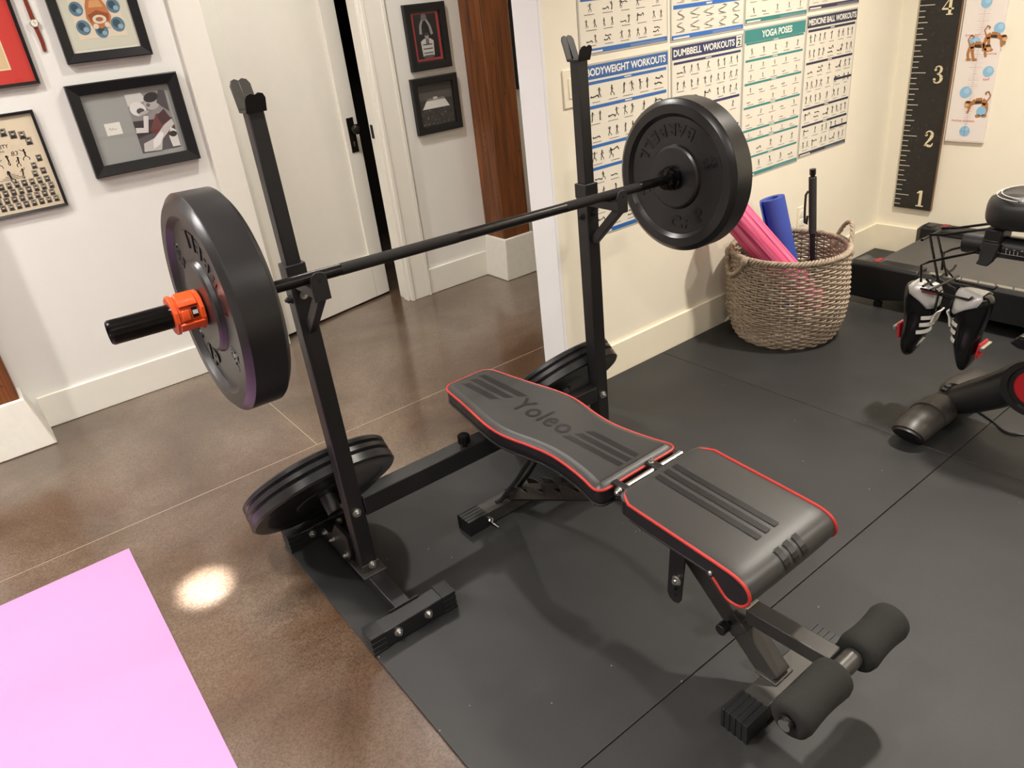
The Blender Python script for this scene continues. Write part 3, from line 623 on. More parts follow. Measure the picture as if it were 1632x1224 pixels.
def glaze(t, x0, x1, z0, z1, b, y):
    MB().add([(x0 + b * .8, y, z0 + b * .8), (x1 - b * .8, y, z0 + b * .8), (x1 - b * .8, y, z1 - b * .8), (x0 + b * .8, y, z1 - b * .8)], [(0, 1, 2, 3)]).build('glass_pane', GLASS, t, smooth=False)
C = flat
# red mount, upper left corner of the photograph
b = .012; x0, x1, z0, z1 = -.05, .439, 1.371, 1.98
t, s, w, h = picture('thin black picture frame with a red mount, cut off at the upper left', x0, x1, z0, z1, b, .022, mount='C9382F')
s.rect(.09, w - .067, .048, h - .09, C('EBD9B8'), 1).rect(.096, w - .072, .053, h - .096, C('D9BE92'), 2)
s.text('Bronco', w - .30, w - .12, .13, .165, C('4A3524'), 3, shear=.3); s.disc(w - .2, .3, .06, .1, C('B5834E'), 3); s.disc(w - .2, .42, .03, .035, C('8A5A34'), 4); s.line([(w - .26, .22), (w - .2, .26), (w - .13, .2)], .02, C('6E4A2E'), 4)
s.build('art_print', t); glaze(t, x0, x1, z0, z1, b, YL - .0125)
# illustration with blue discs
b = .036; x0, x1, z0, z1 = .556, .884, 1.424, 1.86
t, s, w, h = picture('black framed illustration with blue discs and an orange figure, above the grey mounted photo', x0, x1, z0, z1, b, .026, mount='DAD8C6')
s.rect(.0, w, 0, h, C('E3E1D4'), 1).rect(.008, w - .008, .008, h - .008, C('D3D2BF'), 2)
s.rect(.038, w - .036, .046, h - .05, C('E5D6BE'), 3)
for x, y, r in ((.065, .088, .026), (.128, .07, .024), (.195, .088, .026), (.06, .155, .025), (.198, .155, .025), (.07, .22, .022), (.19, .22, .022)):
    s.disc(x, y, r, r * 1.05, C('5E7E90'), 4); s.disc(x - .004, y + .004, r * .55, r * .6, C('39505F'), 5); s.disc(x + .008, y - .008, r * .4, r * .35, C('8FB0BE'), 6)
s.poly([(.088, .12), (.1, .09), (.13, .078), (.165, .09), (.178, .12), (.17, .16), (.15, .2), (.11, .2), (.094, .16)], C('C27845'), 7)
s.poly([(.094, .13), (.1, .105), (.165, .105), (.172, .13), (.13, .145)], C('9A5030'), 8); s.disc(.132, .112, .026, .016, C('E7D9C2'), 9); s.disc(.132, .112, .014, .008, C('A86A48'), 10)
s.poly([(.105, .155), (.16, .155), (.15, .18), (.115, .18)], C('D9A06A'), 8); s.disc(.112, .088, .01, .01, C('E5D6BE'), 9); s.disc(.155, .09, .01, .01, C('E5D6BE'), 9)
s.build('art_print', t); glaze(t, x0, x1, z0, z1, b, YL - .0145)
# grey mount with card and black-and-white photo
b = .043; x0, x1, z0, z1 = .513, .951, .984, 1.349
t, s, w, h = picture('wide black frame with grey mount, small white card and a black and white football photo', x0, x1, z0, z1, b, .034, mount='9C9E9A')
s.rect(.055, .117, .112, .160, C('E9E6DC'), 1); s.line([(.068, .134), (.074, .142), (.078, .131), (.085, .14), (.089, .132), (.1, .136)], .0012, C('55504C'), 2)
px0, px1, pz0, pz1 = .168, w - .022, .02, h - .02; s.rect(px0, px1, pz0, pz1, C('5A5659'), 1)
def U(a, b): return (px0 + a * (px1 - px0), pz0 + b * (pz1 - pz0))
def up(pts, c, k): s.poly([U(*p) for p in pts], C(c), k)
up([(0, .55), (1, .5), (1, 1), (0, 1)], '8D898A', 2); up([(.0, .8), (.5, .86), (.4, 1), (0, 1)], 'CFCBC8', 3); up([(.0, .25), (.75, .38), (1, .35), (1, .52), (0, .55)], '3A3234', 3)
def ud(a, b, r1_, r2_, c, k, ang=0): x, y = U(a, b); s.disc(x, y, r1_ * (px1 - px0), r2_ * (pz1 - pz0), C(c), k, 22, ang)
ud(.22, .74, .2, .12, 'E0DCD8', 4, -.3); ud(.27, .70, .1, .05, '4A4648', 5); ud(.33, .66, .14, .03, 'B0ACAA', 6, .2)
ud(.60, .82, .2, .13, 'B4AFAC', 4, .3); ud(.62, .90, .19, .08, '2A2628', 5, .2); ud(.5, .78, .05, .03, '6A6563', 6)
up([(.72, .8), (.98, .62), (1, .98), (.85, 1)], '4D494B', 5); up([(.35, .35), (.62, .62), (.9, .6), (1, .3), (.6, .2)], '6F3D3D', 4); up([(.62, .58), (.85, .68), (.96, .5), (.7, .42)], '4A2E31', 5)
up([(.0, .35), (.3, .33), (.42, .6), (.3, .62), (.22, .42), (.02, .44)], 'D8D4D0', 6)
up([(.05, .02), (.1, .16), (.4, .22), (.75, .42), (.98, .5), (1, .4), (.6, .18), (.5, .0)], 'C8C4C1', 7); up([(.3, .04), (.36, .2), (.62, .32), (.66, .26), (.5, .1)], 'E8E5E1', 8); up([(.8, .02), (.78, .2), (.88, .36), (1, .3), (1, .02)], 'DEDAD6', 8); ud(.9, .24, .1, .05, '2C2829', 9)
s.build('photo_print', t); glaze(t, x0, x1, z0, z1, b, YL - .0155)
# team sheet
b = .011; x0, x1, z0, z1 = .005, .377, .903, 1.283
t, s, w, h = picture('thin black frame with a cream team sheet of many small portraits', x0, x1, z0, z1, b, .02, slope=.003, mount='DFD0B4')
s.text('UNIVERSITY', w - .215, w - .115, h - .113, h - .098, C('3A332C'), 1, .01); s.text('CHAMPIONS', w - .2, w - .135, h - .127, h - .119, C('4A433A'), 1); s.text('83', w - .117, w - .092, h - .145, h - .128, C('4A433A'), 1, shear=.2)
def portrait(x, y, k):
    a, bb_ = k * .5, k * .62; s.rect(x - a, x + a, y - bb_, y + bb_, C('8F8778' if random.random() < .5 else '6E675C'), 1); s.poly([(x - a * .9, y - bb_), (x + a * .9, y - bb_), (x + a * .5, y - bb_ * .1), (x - a * .5, y - bb_ * .1)], C('26221F'), 2); s.disc(x, y + bb_ * .25, a * .42, bb_ * .42, C('D5C5A8'), 2, 12); s.disc(x, y + bb_ * .52, a * .42, bb_ * .22, C('1E1A18'), 3, 10)
for r, yy in enumerate((.026, .053, .080, .107)):
    for i in range(12): portrait(w - .022 - i * .0275 - (.006 if r % 2 else 0), yy, .02)
for x, y in ((.03, .14), (.055, .165), (.028, .19), (.062, .135)): portrait(w - x, y, .02)
for x, y in ((.055, h - .075), (.085, h - .068), (.115, h - .055), (.04, h - .1), (.15, h - .05), (.25, h - .06)): portrait(w - x, y, .024)
def man(s, x, y, k, m, layer=1, rnd=random):
    s.disc(x, y + k * .9, k * .09, k * .1, m, layer, 8); a = rnd.uniform(-.25, .25); hx = x - a * k * .3; hip = (hx, y + k * .42); ne = (x, y + k * .8)
    s.seg(ne, hip, k * .13, m, layer)
    for sg in (-1, 1):
        kn = (hip[0] + sg * k * rnd.uniform(.02, .28), hip[1] - k * rnd.uniform(.12, .24)); ft = (kn[0] + sg * k * rnd.uniform(-.12, .1), y + rnd.uniform(0, .08) * k); s.line([hip, kn, ft], k * .065, m, layer)
        el = (ne[0] + sg * k * rnd.uniform(.08, .25), ne[1] - k * rnd.uniform(-.08, .2)); hd = (el[0] + sg * k * rnd.uniform(-.1, .16), el[1] + k * rnd.uniform(-.2, .22)); s.line([ne, el, hd], k * .05, m, layer)
for x, y, k in ((.17, h - .185, .04), (.135, h - .18, .042), (.10, h - .19, .04), (.07, h - .17, .045), (.15, h - .245, .05), (.10, h - .235, .04), (.22, h - .2, .045), (.24, h - .25, .04)): man(s, w - x, y, k, C('2C2622'), 1)
for i in range(4): s.rect(w - .19 + .012 * i, w - .10 - .01 * i, .128 + .006 * i - .0009, .128 + .006 * i + .0009, C('6B6153'), 1)
s.build('team_print', t); glaze(t, x0, x1, z0, z1, b, YL - .0135)
# basketball player, red inner line
b = .036; x0, x1, z0, z1 = 2.12, 2.369, 1.19, 1.503
t, s, w, h = picture('black framed photo of a basketball player shooting, with a red inner border, hallway wall', x0, x1, z0, z1, b, .026, BLKM, .004, group=None, mount='1A1719')
s.rect(.0, w, .0, h, C('241F22'), 1).rect(.008, w - .008, .008, h - .008, C('A8343C'), 2).rect(.018, w - .022, .018, h - .014, C('0F0E10'), 3)
g1, g2, g3 = C('9B9796'), C('6E6A6A'), C('C9C5C2')
cx = w * .48
s.line([(cx - .034, .135), (cx - .03, .175), (cx - .012, .205)], [.016, .013, .010], g1, 4).line([(cx + .034, .13), (cx + .026, .17), (cx + .006, .205)], [.016, .013, .010], g1, 4)
s.disc(cx - .004, .213, .017, .018, g2, 5); s.disc(cx, .122, .012, .017, g1, 5); s.disc(cx, .133, .011, .008, C('3A3737'), 6)
s.poly([(cx - .036, .03), (cx + .034, .03), (cx + .038, .1), (cx + .02, .112), (cx - .02, .112), (cx - .04, .1)], g3, 4); s.poly([(cx - .01, .085), (cx + .012, .085), (cx + .01, .11), (cx - .008, .11)], g2, 5)
for k in range(3): s.rect(cx - .03, cx + .028, .042 + k * .02, .047 + k * .02, C('4A4748'), 5)
s.poly([(cx - .03, .018), (cx + .03, .018), (cx + .03, .034), (cx - .03, .034)], C('565254'), 5)
s.build('photo_print', t); glaze(t, x0, x1, z0, z1, b, YL - .0145)
# arena
b = .032; x0, x1, z0, z1 = 2.099, 2.387, .873, 1.157
t, s, w, h = picture('black framed photo of a lit arena court above a crowd, below the basketball player', x0, x1, z0, z1, b, .026, BLKM, .004, mount='1A1819')
s.rect(.006, w - .006, .006, h - .006, C('3B3837'), 1).rect(.006, w - .006, h * .62, h - .006, C('565351'), 2).rect(.006, w - .006, h * .80, h - .006, C('333130'), 3)
s.poly([(.02, h * .42), (w - .03, h * .42), (w - .055, h * .60), (.05, h * .60)], C('E2DFDA'), 4); s.poly([(.05, h * .60), (w - .055, h * .60), (w - .06, h * .65), (.06, h * .65)], C('8B8783'), 5)
s.rect(w * .42, w * .54, h * .62, h * .68, C('C9C5C0'), 6)
for i in range(150): x = random.uniform(.012, w - .014); y = random.uniform(.01, h * .40); r = random.uniform(.0012, .0026); s.disc(x, y, r, r, C(random.choice(('8D8884', '5E5A57', 'B5B0AB', '2A2827'))), 5, 6)
for i in range(60): x = random.uniform(.012, w - .014); y = random.uniform(h * .62, h * .78); s.disc(x, y, .0014, .0014, C(random.choice(('7D7874', '2F2C2B'))), 3, 6)
s.build('photo_print', t); glaze(t, x0, x1, z0, z1, b, YL - .0145)
# dark frame seen past the timber post
t, s, w, h = picture('dark frame half hidden between the timber post and the white wall end', 2.80, 3.25, 1.01, 1.6, .03, .03, BLKM, .004, mount='201E1E')
# wrist watch hanging on the wall
wt = thing('wrist_watch', 'small wrist watch on a reddish brown leather strap, hanging on the white wall', 'watch', (.492, YL, 1.575))
LEA = mat('red_brown_leather', '7A2E1B', .45, noise=.1)
def strap(pts, wd): 
    mb = MB(); A = [];
    for (x, z, dx, q) in pts: A.append([(x - q, YL - .006 - dx, z), (x + q, YL - .006 - dx, z), (x + q, YL - .003 - dx, z), (x - q, YL - .003 - dx, z)])
    return mb.rings(A)
strap([(.4925, 1.592, .002, .008), (.492, 1.62, .001, .0075), (.4905, 1.66, 0, .007), (.489, 1.70, 0, .006)], 0).build('strap', LEA, wt, bevel=.0008)
strap([(.493, 1.568, .002, .008), (.4955, 1.54, .001, .0075), (.497, 1.51, 0, .007), (.4955, 1.482, 0, .0062), (.4952, 1.479, 0, .004)], 0).build('strap', LEA, wt, bevel=.0008)
wc = MB().cyl((.4925, YL - .003, 1.58), (.4925, YL - .012, 1.58), .0145, n=28).box(.507, .5095, YL - .009, YL - .006, 1.578, 1.582).build('case', mat('steel_watch_case', 'B9B3A6', .25, metal=1), wt, bevel=.001)
MB().cyl((.4925, YL - .011, 1.58), (.4925, YL - .0125, 1.58), .0122, n=28).build('dial', flat('EDE4D2', .3), wc)
MB().box(.4920, .493, YL - .0132, YL - .0128, 1.58, 1.588).box(.4925, .4985, YL - .0132, YL - .0128, 1.5796, 1.5804).build('watch_hands', flat('3A3027'), wc)

# ---------------------------------------------------------------- exercise posters
INK = C('2B2A2C')
def poster(label, x0, x1, z0, z1, hcol, title, bands, partial=(), fig=True, bottom=True, badge=None, outline=False, hd=.083, cols=5, tl=(.04, .96), rowfig=2, bcol=None, margin=.02):
    t = thing('exercise_poster', label, 'poster', ((x0 + x1) / 2, YP, z0), 'laminated exercise posters on the cream wall')
    w, h = x1 - x0, z1 - z0; bcol = bcol or hcol
    MB().box(x0, x1, YP - .0022, YP - .0006, z0, z1).build('sheet', PEDGE, t, smooth=False)
    s = Sheet((x0, YP - .0026, z0), (1, 0, 0), (0, 0, 1), (0, -1, 0)); s.rect(.006, w - .006, .006, h - .006, PAPER, 0); s.build('paper', t)
    hc = C(hcol, .3); bc = C(bcol, .3)
    s = Sheet((x0, YP - .0030, z0), (1, 0, 0), (0, 0, 1), (0, -1, 0)); s.rect(.006, w - .006, h * (1 - hd), h - .006, hc, 1); s.build('header_band', t)
    s = Sheet((x0, YP - .0034, z0), (1, 0, 0), (0, 0, 1), (0, -1, 0)); s.text(title, w * tl[0], w * tl[1], h * (1 - hd * .80), h * (1 - hd * .30), C('F1ECE2', .3), 1, bold=.028, shear=.0)
    if badge: s.rect(w * .895, w * .975, h * (1 - hd * .93), h * (1 - hd * .12), C('F1ECE2', .3), 1); s.text(badge, w * .91, w * .96, h * (1 - hd * .85), h * (1 - hd * .4), INK, 2, bold=.03); s.rect(w * .91, w * .96, h * (1 - hd * .3), h * (1 - hd * .22), INK, 2)
    s.build('title', t)
    s = Sheet((x0, YP - .0030, z0), (1, 0, 0), (0, 0, 1), (0, -1, 0)); m_ = margin * w + .006
    for f, th in bands: s.rect(m_, w - m_, h * (1 - f - th), h * (1 - f), bc, 1); s.rect(w * .46, w * .54, h * (1 - f - th * .7), h * (1 - f - th * .3), C('E6E0D4', .3), 2)
    for f, th, a, e in partial: s.rect(w * a, w * e, h * (1 - f - th), h * (1 - f), bc, 3); s.rect(w * (a + e) / 2 - w * .03, w * (a + e) / 2 + w * .03, h * (1 - f - th * .7), h * (1 - f - th * .3), C('E6E0D4', .3), 2); s.rect(w * a, w * a + .001, h * (1 - f - th - .08), h * (1 - f), bc, 1)
    if bottom: s.rect(.006, w - .006, .006, h * .034, bc, 1); s.rect(w * .03, w * .24, h * .012, h * .022, C('E6E0D4', .3), 2); s.rect(w * .55, w * .96, h * .02, h * .0225, C('9DA9B5', .3), 2); s.rect(w * .55, w * .96, h * .013, h * .0155, C('9DA9B5', .3), 2)
    s.build('section_bands', t)
    s = Sheet((x0, YP - .0030, z0), (1, 0, 0), (0, 0, 1), (0, -1, 0))
    ed = [b_[0] + b_[1] for b_ in bands] if bands else [hd]; en = [b_[0] for b_ in bands[1:]] + [.962]
    for a, e in zip(ed, en):
        hh_ = (e - a) * h; nr = max(1, round(hh_ / .055)); rh = hh_ / nr
        for r in range(nr):
            yb = h * (1 - a) - (r + 1) * rh
            for c in range(cols):
                cw = (w - 2 * m_) / cols; xc = m_ + cw * (c + .5); k = min(rh * .56, cw * .46)
                if outline:
                    pts = [(xc + cw * .22 * math.sin(j * .9 + c) + random.uniform(-.004, .004), yb + rh * (.2 + .1 * j)) for j in range(8)]; s.line(pts, .0013, INK, 1); s.line([(x + .012 * math.cos(i_), y) for i_, (x, y) in enumerate(pts)], .0013, INK, 1)
                else:
                    n_f = random.choice((1, 2, 2, 2)) if rowfig == 2 else 1
                    for q in range(n_f):
                        kk = k * (1 if rowfig == 2 else .85)
                        if random.random() < .25:   # lying figure
                            x_, y_ = xc - cw * .25 + q * .006, yb + rh * (.35 + .28 * q); s.disc(x_, y_ + kk * .12, kk * .1, kk * .1, INK, 1, 8); s.line([(x_ + kk * .1, y_ + kk * .08), (x_ + kk * .5, y_ + kk * random.uniform(0, .2)), (x_ + kk * .8, y_ + kk * random.uniform(0, .4)), (x_ + kk, y_)], kk * .11, INK, 1)
                        else: man(s, xc + (q - (n_f - 1) / 2) * cw * .46, yb + rh * .28, kk, INK, 1)
                s.rect(xc - cw * random.uniform(.2, .34), xc + cw * random.uniform(.2, .34), yb + rh * .13, yb + rh * .13 + .0016, C('4B4846'), 1)
    s.build('exercise_figures', t)
TH = .022
poster('exercise poster with a blue BODYWEIGHT WORKOUTS header, behind the far rack post', 1.884, 2.329, .616, 1.236, '2F62A3', 'BODYWEIGHT WORKOUTS', [(.095, .016), (.225, .018), (.445, .018), (.575, .018)], bcol='2C67B0')
poster('exercise poster with a navy DUMBBELL WORKOUTS header and a number 2 badge', 2.343, 2.782, .63, 1.245, '27305F', 'DUMBBELL WORKOUTS', [(.098, .014), (.375, .016), (.56, .016), (.76, .016)], badge='2', tl=(.03, .87))
poster('exercise poster with a teal YOGA POSES header, third in the lower row', 2.787, 3.225, .643, 1.258, '2F8583', 'YOGA POSES', [(.09, .012), (.195, .014), (.345, .014), (.50, .014), (.655, .014), (.725, .014), (.845, .014)], rowfig=1, tl=(.27, .76), hd=.088)
poster('exercise poster with a dark navy MEDICINE BALL WORKOUTS header, nearest the corner', 3.231, 3.638, .653, 1.266, '262E47', 'MEDICINE BALL WORKOUTS', [(.095, .016), (.315, .016), (.635, .016), (.76, .016)], [(.47, .016, .62, .985), (.83, .016, .62, .985)], tl=(.03, .97))
poster('exercise poster with a blue lower band, directly above the bodyweight one', 1.878, 2.327, 1.262, 1.872, '2F62A3', 'STRETCHING', [(.095, .016), (.33, .018), (.55, .018), (.70, .022)], bcol='2C67B0')
poster('exercise poster of outlined stretches with a bright blue lower band, above the dumbbell one', 2.342, 2.782, 1.258, 1.874, '2B6CC0', 'STRETCHES', [(.095, .016), (.33, .018), (.55, .018), (.80, .022)], outline=True)
poster('exercise poster with a teal lower band, above the yoga one', 2.787, 3.225, 1.272, 1.884, '1F7E7A', 'YOGA POSES', [(.095, .012), (.3, .014), (.5, .014), (.7, .014)], rowfig=1, tl=(.27, .76))
poster('exercise poster with a dark purple lower band, above the medicine ball one', 3.231, 3.642, 1.282, 1.894, '352C4C', 'WORKOUTS', [(.095, .016), (.315, .016), (.635, .016)], tl=(.2, .8))

# ---------------------------------------------------------------- growth charts on the right wall
rl = thing('growth_ruler', 'tall black wooden growth ruler with white ticks and cream numerals', 'growth chart', (XR, 1.87, .25))
BOARD = mat('black_stained_board', '221F1C', .5, noise=.25, nscale=40, bump=.1, bscale=150)
MB().box(XR - .0195, XR - .0005, 1.772, 1.966, .248, 2.02).build('board', BOARD, rl, bevel=.0015)
MB().box(XR - .0192, XR - .001, 1.7712, 1.7722, .2485, 2.019).build('board_edge', mat('raw_board_edge', '7A5A3C', .6), rl, smooth=False)
s = Sheet((XR - .0197, 1.966, 0), (0, -1, 0), (0, 0, 1), (-1, 0, 0)); tw = C('DAD3C2'); f0 = .3195; ft = .3043
for i in range(-2, 62):
    ln = .072 if i % 12 == 0 else (.056 if i % 6 == 0 else (.048 if i % 3 == 0 else .032)); z = f0 + i * ft / 12
    s.rect(.0015, ln, z - .0016, z + .0016, tw, 1)
for i in range(60): x = random.uniform(.02, .18); z = random.uniform(.3, 1.6); s.seg((x, z), (x + random.uniform(-.002, .004), z + random.uniform(.004, .014)), .0006, C('8A8377'), 1)
s.build('tick_marks', rl)
s = Sheet((XR - .0197, 1.966, 0), (0, -1, 0), (0, 0, 1), (-1, 0, 0)); nc = C('E8D9B4')
def numeral(ch, cx, cz, H_):
    P = lambda x, y: (cx + (x - .3) * H_, cz + (y - .5) * H_)
    if ch == '1':
        s.rect(*[P(.22, 0)[0], P(.40, 0)[0]], P(0, .06)[1], P(0, 1)[1], nc, 1); s.rect(P(.08, 0)[0], P(.54, 0)[0], P(0, 0)[1], P(0, .07)[1], nc, 1); s.poly([P(.22, 1), P(.22, .84), P(.06, .80), P(.06, .86)], nc, 1)
    if ch == '2':
        s.line([P(*p) for p in ((.10, .72), (.13, .88), (.28, .965), (.43, .90), (.48, .75), (.42, .55), (.28, .36), (.12, .17), (.07, .06))], [q * H_ for q in (.10, .08, .07, .13, .19, .19, .12, .07, .05)], nc, 1)
        s.disc(*P(.13, .73), H_ * .085, H_ * .085, nc, 1); s.line([P(.05, .1), P(.2, .13), P(.38, .07), P(.5, .1), P(.56, .26)], [q * H_ for q in (.05, .12, .16, .11, .04)], nc, 1)
    if ch == '3':
        s.line([P(*p) for p in ((.1, .78), (.14, .91), (.28, .965), (.42, .90), (.45, .75), (.38, .58), (.22, .53))], [q * H_ for q in (.08, .07, .06, .12, .17, .10, .05)], nc, 1)
        s.line([P(*p) for p in ((.22, .53), (.40, .49), (.51, .33), (.47, .13), (.30, .03), (.13, .07), (.07, .22))], [q * H_ for q in (.05, .11, .19, .15, .06, .07, .09)], nc, 1); s.disc(*P(.12, .77), H_ * .08, H_ * .08, nc, 1); s.disc(*P(.11, .22), H_ * .085, H_ * .085, nc, 1)
    if ch == '4':
        s.rect(P(.34, 0)[0], P(.50, 0)[0], P(0, .05)[1], P(0, 1)[1], nc, 1); s.seg(P(.44, .98), P(.02, .34), .05 * H_, nc, 1); s.rect(P(-.02, 0)[0], P(.62, 0)[0], P(0, .27)[1], P(0, .36)[1], nc, 1); s.rect(P(.24, 0)[0], P(.60, 0)[0], P(0, 0)[1], P(0, .06)[1], nc, 1)
for i, ch in enumerate('1234'): numeral(ch, .134, f0 + i * ft - .012 + .002 * i, .084)
s.build('numerals', rl)
mk_ = thing('growth_chart', 'narrow pale growth chart with brown monkeys and blue balls, right of the black ruler', 'growth chart', (XR, 1.667, .607))
MB().box(XR - .014, XR - .0005, 1.577, 1.7565, .607, 2.0).build('panel', C('E9E0DA', .6), mk_, bevel=.001)
s = Sheet((XR - .0142, 1.7565, .607), (0, -1, 0), (0, 0, 1), (-1, 0, 0)); bl = C('8FBEDD'); bn_, bd = C('B0743F'), C('3A2A22'); rd = C('D06A72'); gy = C('A9A29E'); W_ = .18
s.rect(.004, W_ - .004, .006, .0068, rd, 1); s.rect(.088, .0888, .03, 1.35, gy, 1)
for i in range(130): z = .03 + i * .0095; q = random.uniform(.008, .03); s.rect(.0885 - q, .0885 + q, z, z + .0009, C('C9B9C9') if i % 3 else rd, 1)
for x, z, r in ((.087, .052, .024), (.062, .232, .026), (.148, .325, .024), (.065, .452, .0255), (.163, .51, .024), (.09, .62, .024), (.06, .75, .025), (.14, .85, .025)): s.disc(x, z, r, r, bl, 2, 26); s.disc(x + .006, z + .006, r * .5, r * .5, C('A5CDE6'), 3)
s.rect(.085, .089, .03, .075, C('7FA6C4'), 4); s.rect(.064, .11, .051, .0535, C('7FA6C4'), 4)
def monkey(x, z, k, fl=1, ball=None):
    P = lambda a, b: (x + fl * a * k, z + b * k)
    s.line([P(-.28, .1), P(-.1, .24), P(.12, .26), P(.28, .14)], [.12 * k, .17 * k, .19 * k, .17 * k], bn_, 5)
    s.line([P(.28, .16), P(.34, -.08), P(.3, -.26)], [.13 * k, .1 * k, .09 * k], bn_, 5); s.line([P(.2, .16), P(.16, -.1), P(.1, -.28)], [.12 * k, .1 * k, .08 * k], bn_, 5); s.line([P(-.26, .12), P(-.3, -.1), P(-.34, -.22)], .08 * k, bn_, 5)
    s.disc(*P(.28, -.3), .1 * k, .05 * k, bn_, 6); s.disc(*P(.06, -.31), .1 * k, .05 * k, bn_, 6)
    s.disc(*P(-.36, .1), .13 * k, .12 * k, bn_, 6); s.disc(*P(-.4, .07), .08 * k, .075 * k, C('D9A874'), 7); s.disc(*P(-.36, .18), .1 * k, .05 * k, bd, 8); s.disc(*P(-.27, .17), .045 * k, .045 * k, bn_, 7)
    s.line([P(.3, .22), P(.4, .42), P(.3, .58), P(.2, .52), P(.24, .46)], .045 * k, bn_, 5); s.poly([P(-.12, .12), P(.1, .14), P(.06, .24), P(-.1, .23)], bd, 6)
monkey(.128, .165, .125); s.disc(.148, .148, .022, .022, bl, 6, 22)
monkey(.085, .415, .12, -1); monkey(.148, .455, .115, -1)
s.text('monkey business', .018, .125, .094, .108, rd, 5, shear=.25); s.text('funny ball', .02, .085, .478, .49, rd, 5, shear=.25); s.text('hopping', .118, .172, .398, .408, rd, 5, shear=.25); s.text('tall', .13, .16, .287, .297, rd, 5, shear=.25)
s.build('printed_picture', mk_)

# ---------------------------------------------------------------- wicker basket and what stands in it
BX, BY = 2.771, 1.775
bk = thing('wicker_basket', 'round grey brown wicker basket with two loop handles, against the cream wall', 'basket', (BX, BY, 0))
BH = .395
def brad(z):
    P = [(0, .205), (.03, .222), (.10, .244), (.18, .2525), (.27, .249), (.34, .243), (.395, .24)]
    for (a, ra), (b_, rb_) in zip(P, P[1:]):
        if z <= b_: t = (z - a) / (b_ - a); return ra + (rb_ - ra) * t
    return P[-1][1]
NS = 44; wv = MB(); nr = 36
for j in range(nr):
    z = .006 + j * (BH - .016) / (nr - 1); r = brad(z); pts = []
    for i in range(NS * 4):
        a = 2 * math.pi * i / (NS * 4); q = math.sin(a * NS / 2 + j * math.pi) * .0045 + random.uniform(-.0006, .0006); pts.append((BX + (r + q) * math.cos(a), BY + (r + q) * math.sin(a), z + .0012 * math.sin(a * 3 + j)))
    wv.tube(pts, .0046, 5, True)
wv.build('woven_wall', WICK, bk, ang=80)
sk = MB()
for i in range(NS):
    a = 2 * math.pi * (i + .5) / NS; sk.tube([(BX + brad(z) * math.cos(a), BY + brad(z) * math.sin(a), z) for z in (.004, .03, .1, .18, .27, .34, .392)], .0036, 5)
sk.build('wicker_stakes', WICK, bk)
rm = MB()
for ph in (0, 2.1, 4.2):
    rm.tube([(BX + (.241 + .0085 * math.cos(a * 34 + ph)) * math.cos(a), BY + (.241 + .0085 * math.cos(a * 34 + ph)) * math.sin(a), BH + .0085 * math.sin(a * 34 + ph)) for a in [2 * math.pi * i / 272 for i in range(272)]], .0055, 5, True)
rm.build('braided_rim', WICK, bk, ang=80)
MB().cyl((BX, BY, .004), (BX, BY, .010), .206, n=48).build('basket_base', WICK, bk)
for ac, up_ in ((math.radians(-36), 1), (math.radians(152), -1)):
    hm = MB(); base = []
    for i in range(25):
        t = i / 24; a = ac + (t - .5) * .62; k = math.sin(math.pi * t)
        if up_ > 0: rr, z = .243 + .012 * k, .37 + .105 * k ** .75
        else: rr, z = .254 + .016 * k, .385 - .07 * k ** .75
        base.append(Vector((BX + rr * math.cos(a), BY + rr * math.sin(a), z)))
    for ph in (0, 2.1, 4.2):
        hm.tube([p + Vector((math.cos(ac) * math.cos(i * 1.1 + ph), math.sin(ac) * math.cos(i * 1.1 + ph), math.sin(i * 1.1 + ph))) * .0055 for i, p in enumerate(base)], .0058, 6)
    h_ = hm.build('loop_handle', WICK, bk, ang=80)
    for q in (0, -1): MB().ball(tuple(base[q] - Vector((0, 0, .006 * up_))), .017, .017, .022).build('handle_binding', WICK, h_)
def spiral_roll(name, label, cat, p, q, r, turns, th, m, flap=.0, m2=None, ph=0.0, streak=None):
    p, q = Vector(p), Vector(q); u, w, d = frame_of(q - p); t = thing(name, label, cat, tuple(p)); P = []
    n = int(turns * 26)
    for i in range(n + 1):
        a = 2 * math.pi * turns * i / n; rr = r - (turns - a / (2 * math.pi)) * th * 1.12; P.append((rr * math.cos(a + ph), rr * math.sin(a + ph)))
    if flap: 
        a = 2 * math.pi * turns + ph; P += [((r + flap * k * .55) * math.cos(a + .16 * k), (r + flap * k * .55) * math.sin(a + .16 * k)) for k in (1, 2, 3)]
    mb = MB(); ring = lambda c: None
    O = P; I = []
    for i, (x, y) in enumerate(P): l = math.hypot(x, y); I.append((x * (l - th) / l, y * (l - th) / l))
    loop = O + I[::-1]; A = [p + u * x + w * y for x, y in loop]; B_ = [q + u * x + w * y for x, y in loop]
    k = len(loop); mb.add(A + B_, [(i, (i + 1) % k, k + (i + 1) % k, k + i) for i in range(k)])
    m_n = len(P)
    for off_ in (0, k): mb.add((A if off_ == 0 else B_), [(i, i + 1, k - 2 - i, k - 1 - i) for i in range(m_n - 1)])
    mb.build('rolled_sheet', m, t, ang=40); return t
PKM = mat('streaked_pink_foam', 'E2557C', .7)
N, L, B = nodes(PKM); tc = N.new('ShaderNodeTexCoord'); mp = N.new('ShaderNodeMapping'); mp.inputs['Scale'].default_value = (3, 110, 110); 
ax_ = (Vector((2.547, 1.93, .60)) - Vector((2.85, 1.675, .115))).rotation_difference(Vector((1, 0, 0))).to_euler(); mp.vector_type = 'POINT'; mp2 = N.new('ShaderNodeMapping'); mp2.inputs['Rotation'].default_value = ax_; L.new(tc.outputs['Object'], mp2.inputs[0]); L.new(mp2.outputs[0], mp.inputs[0])
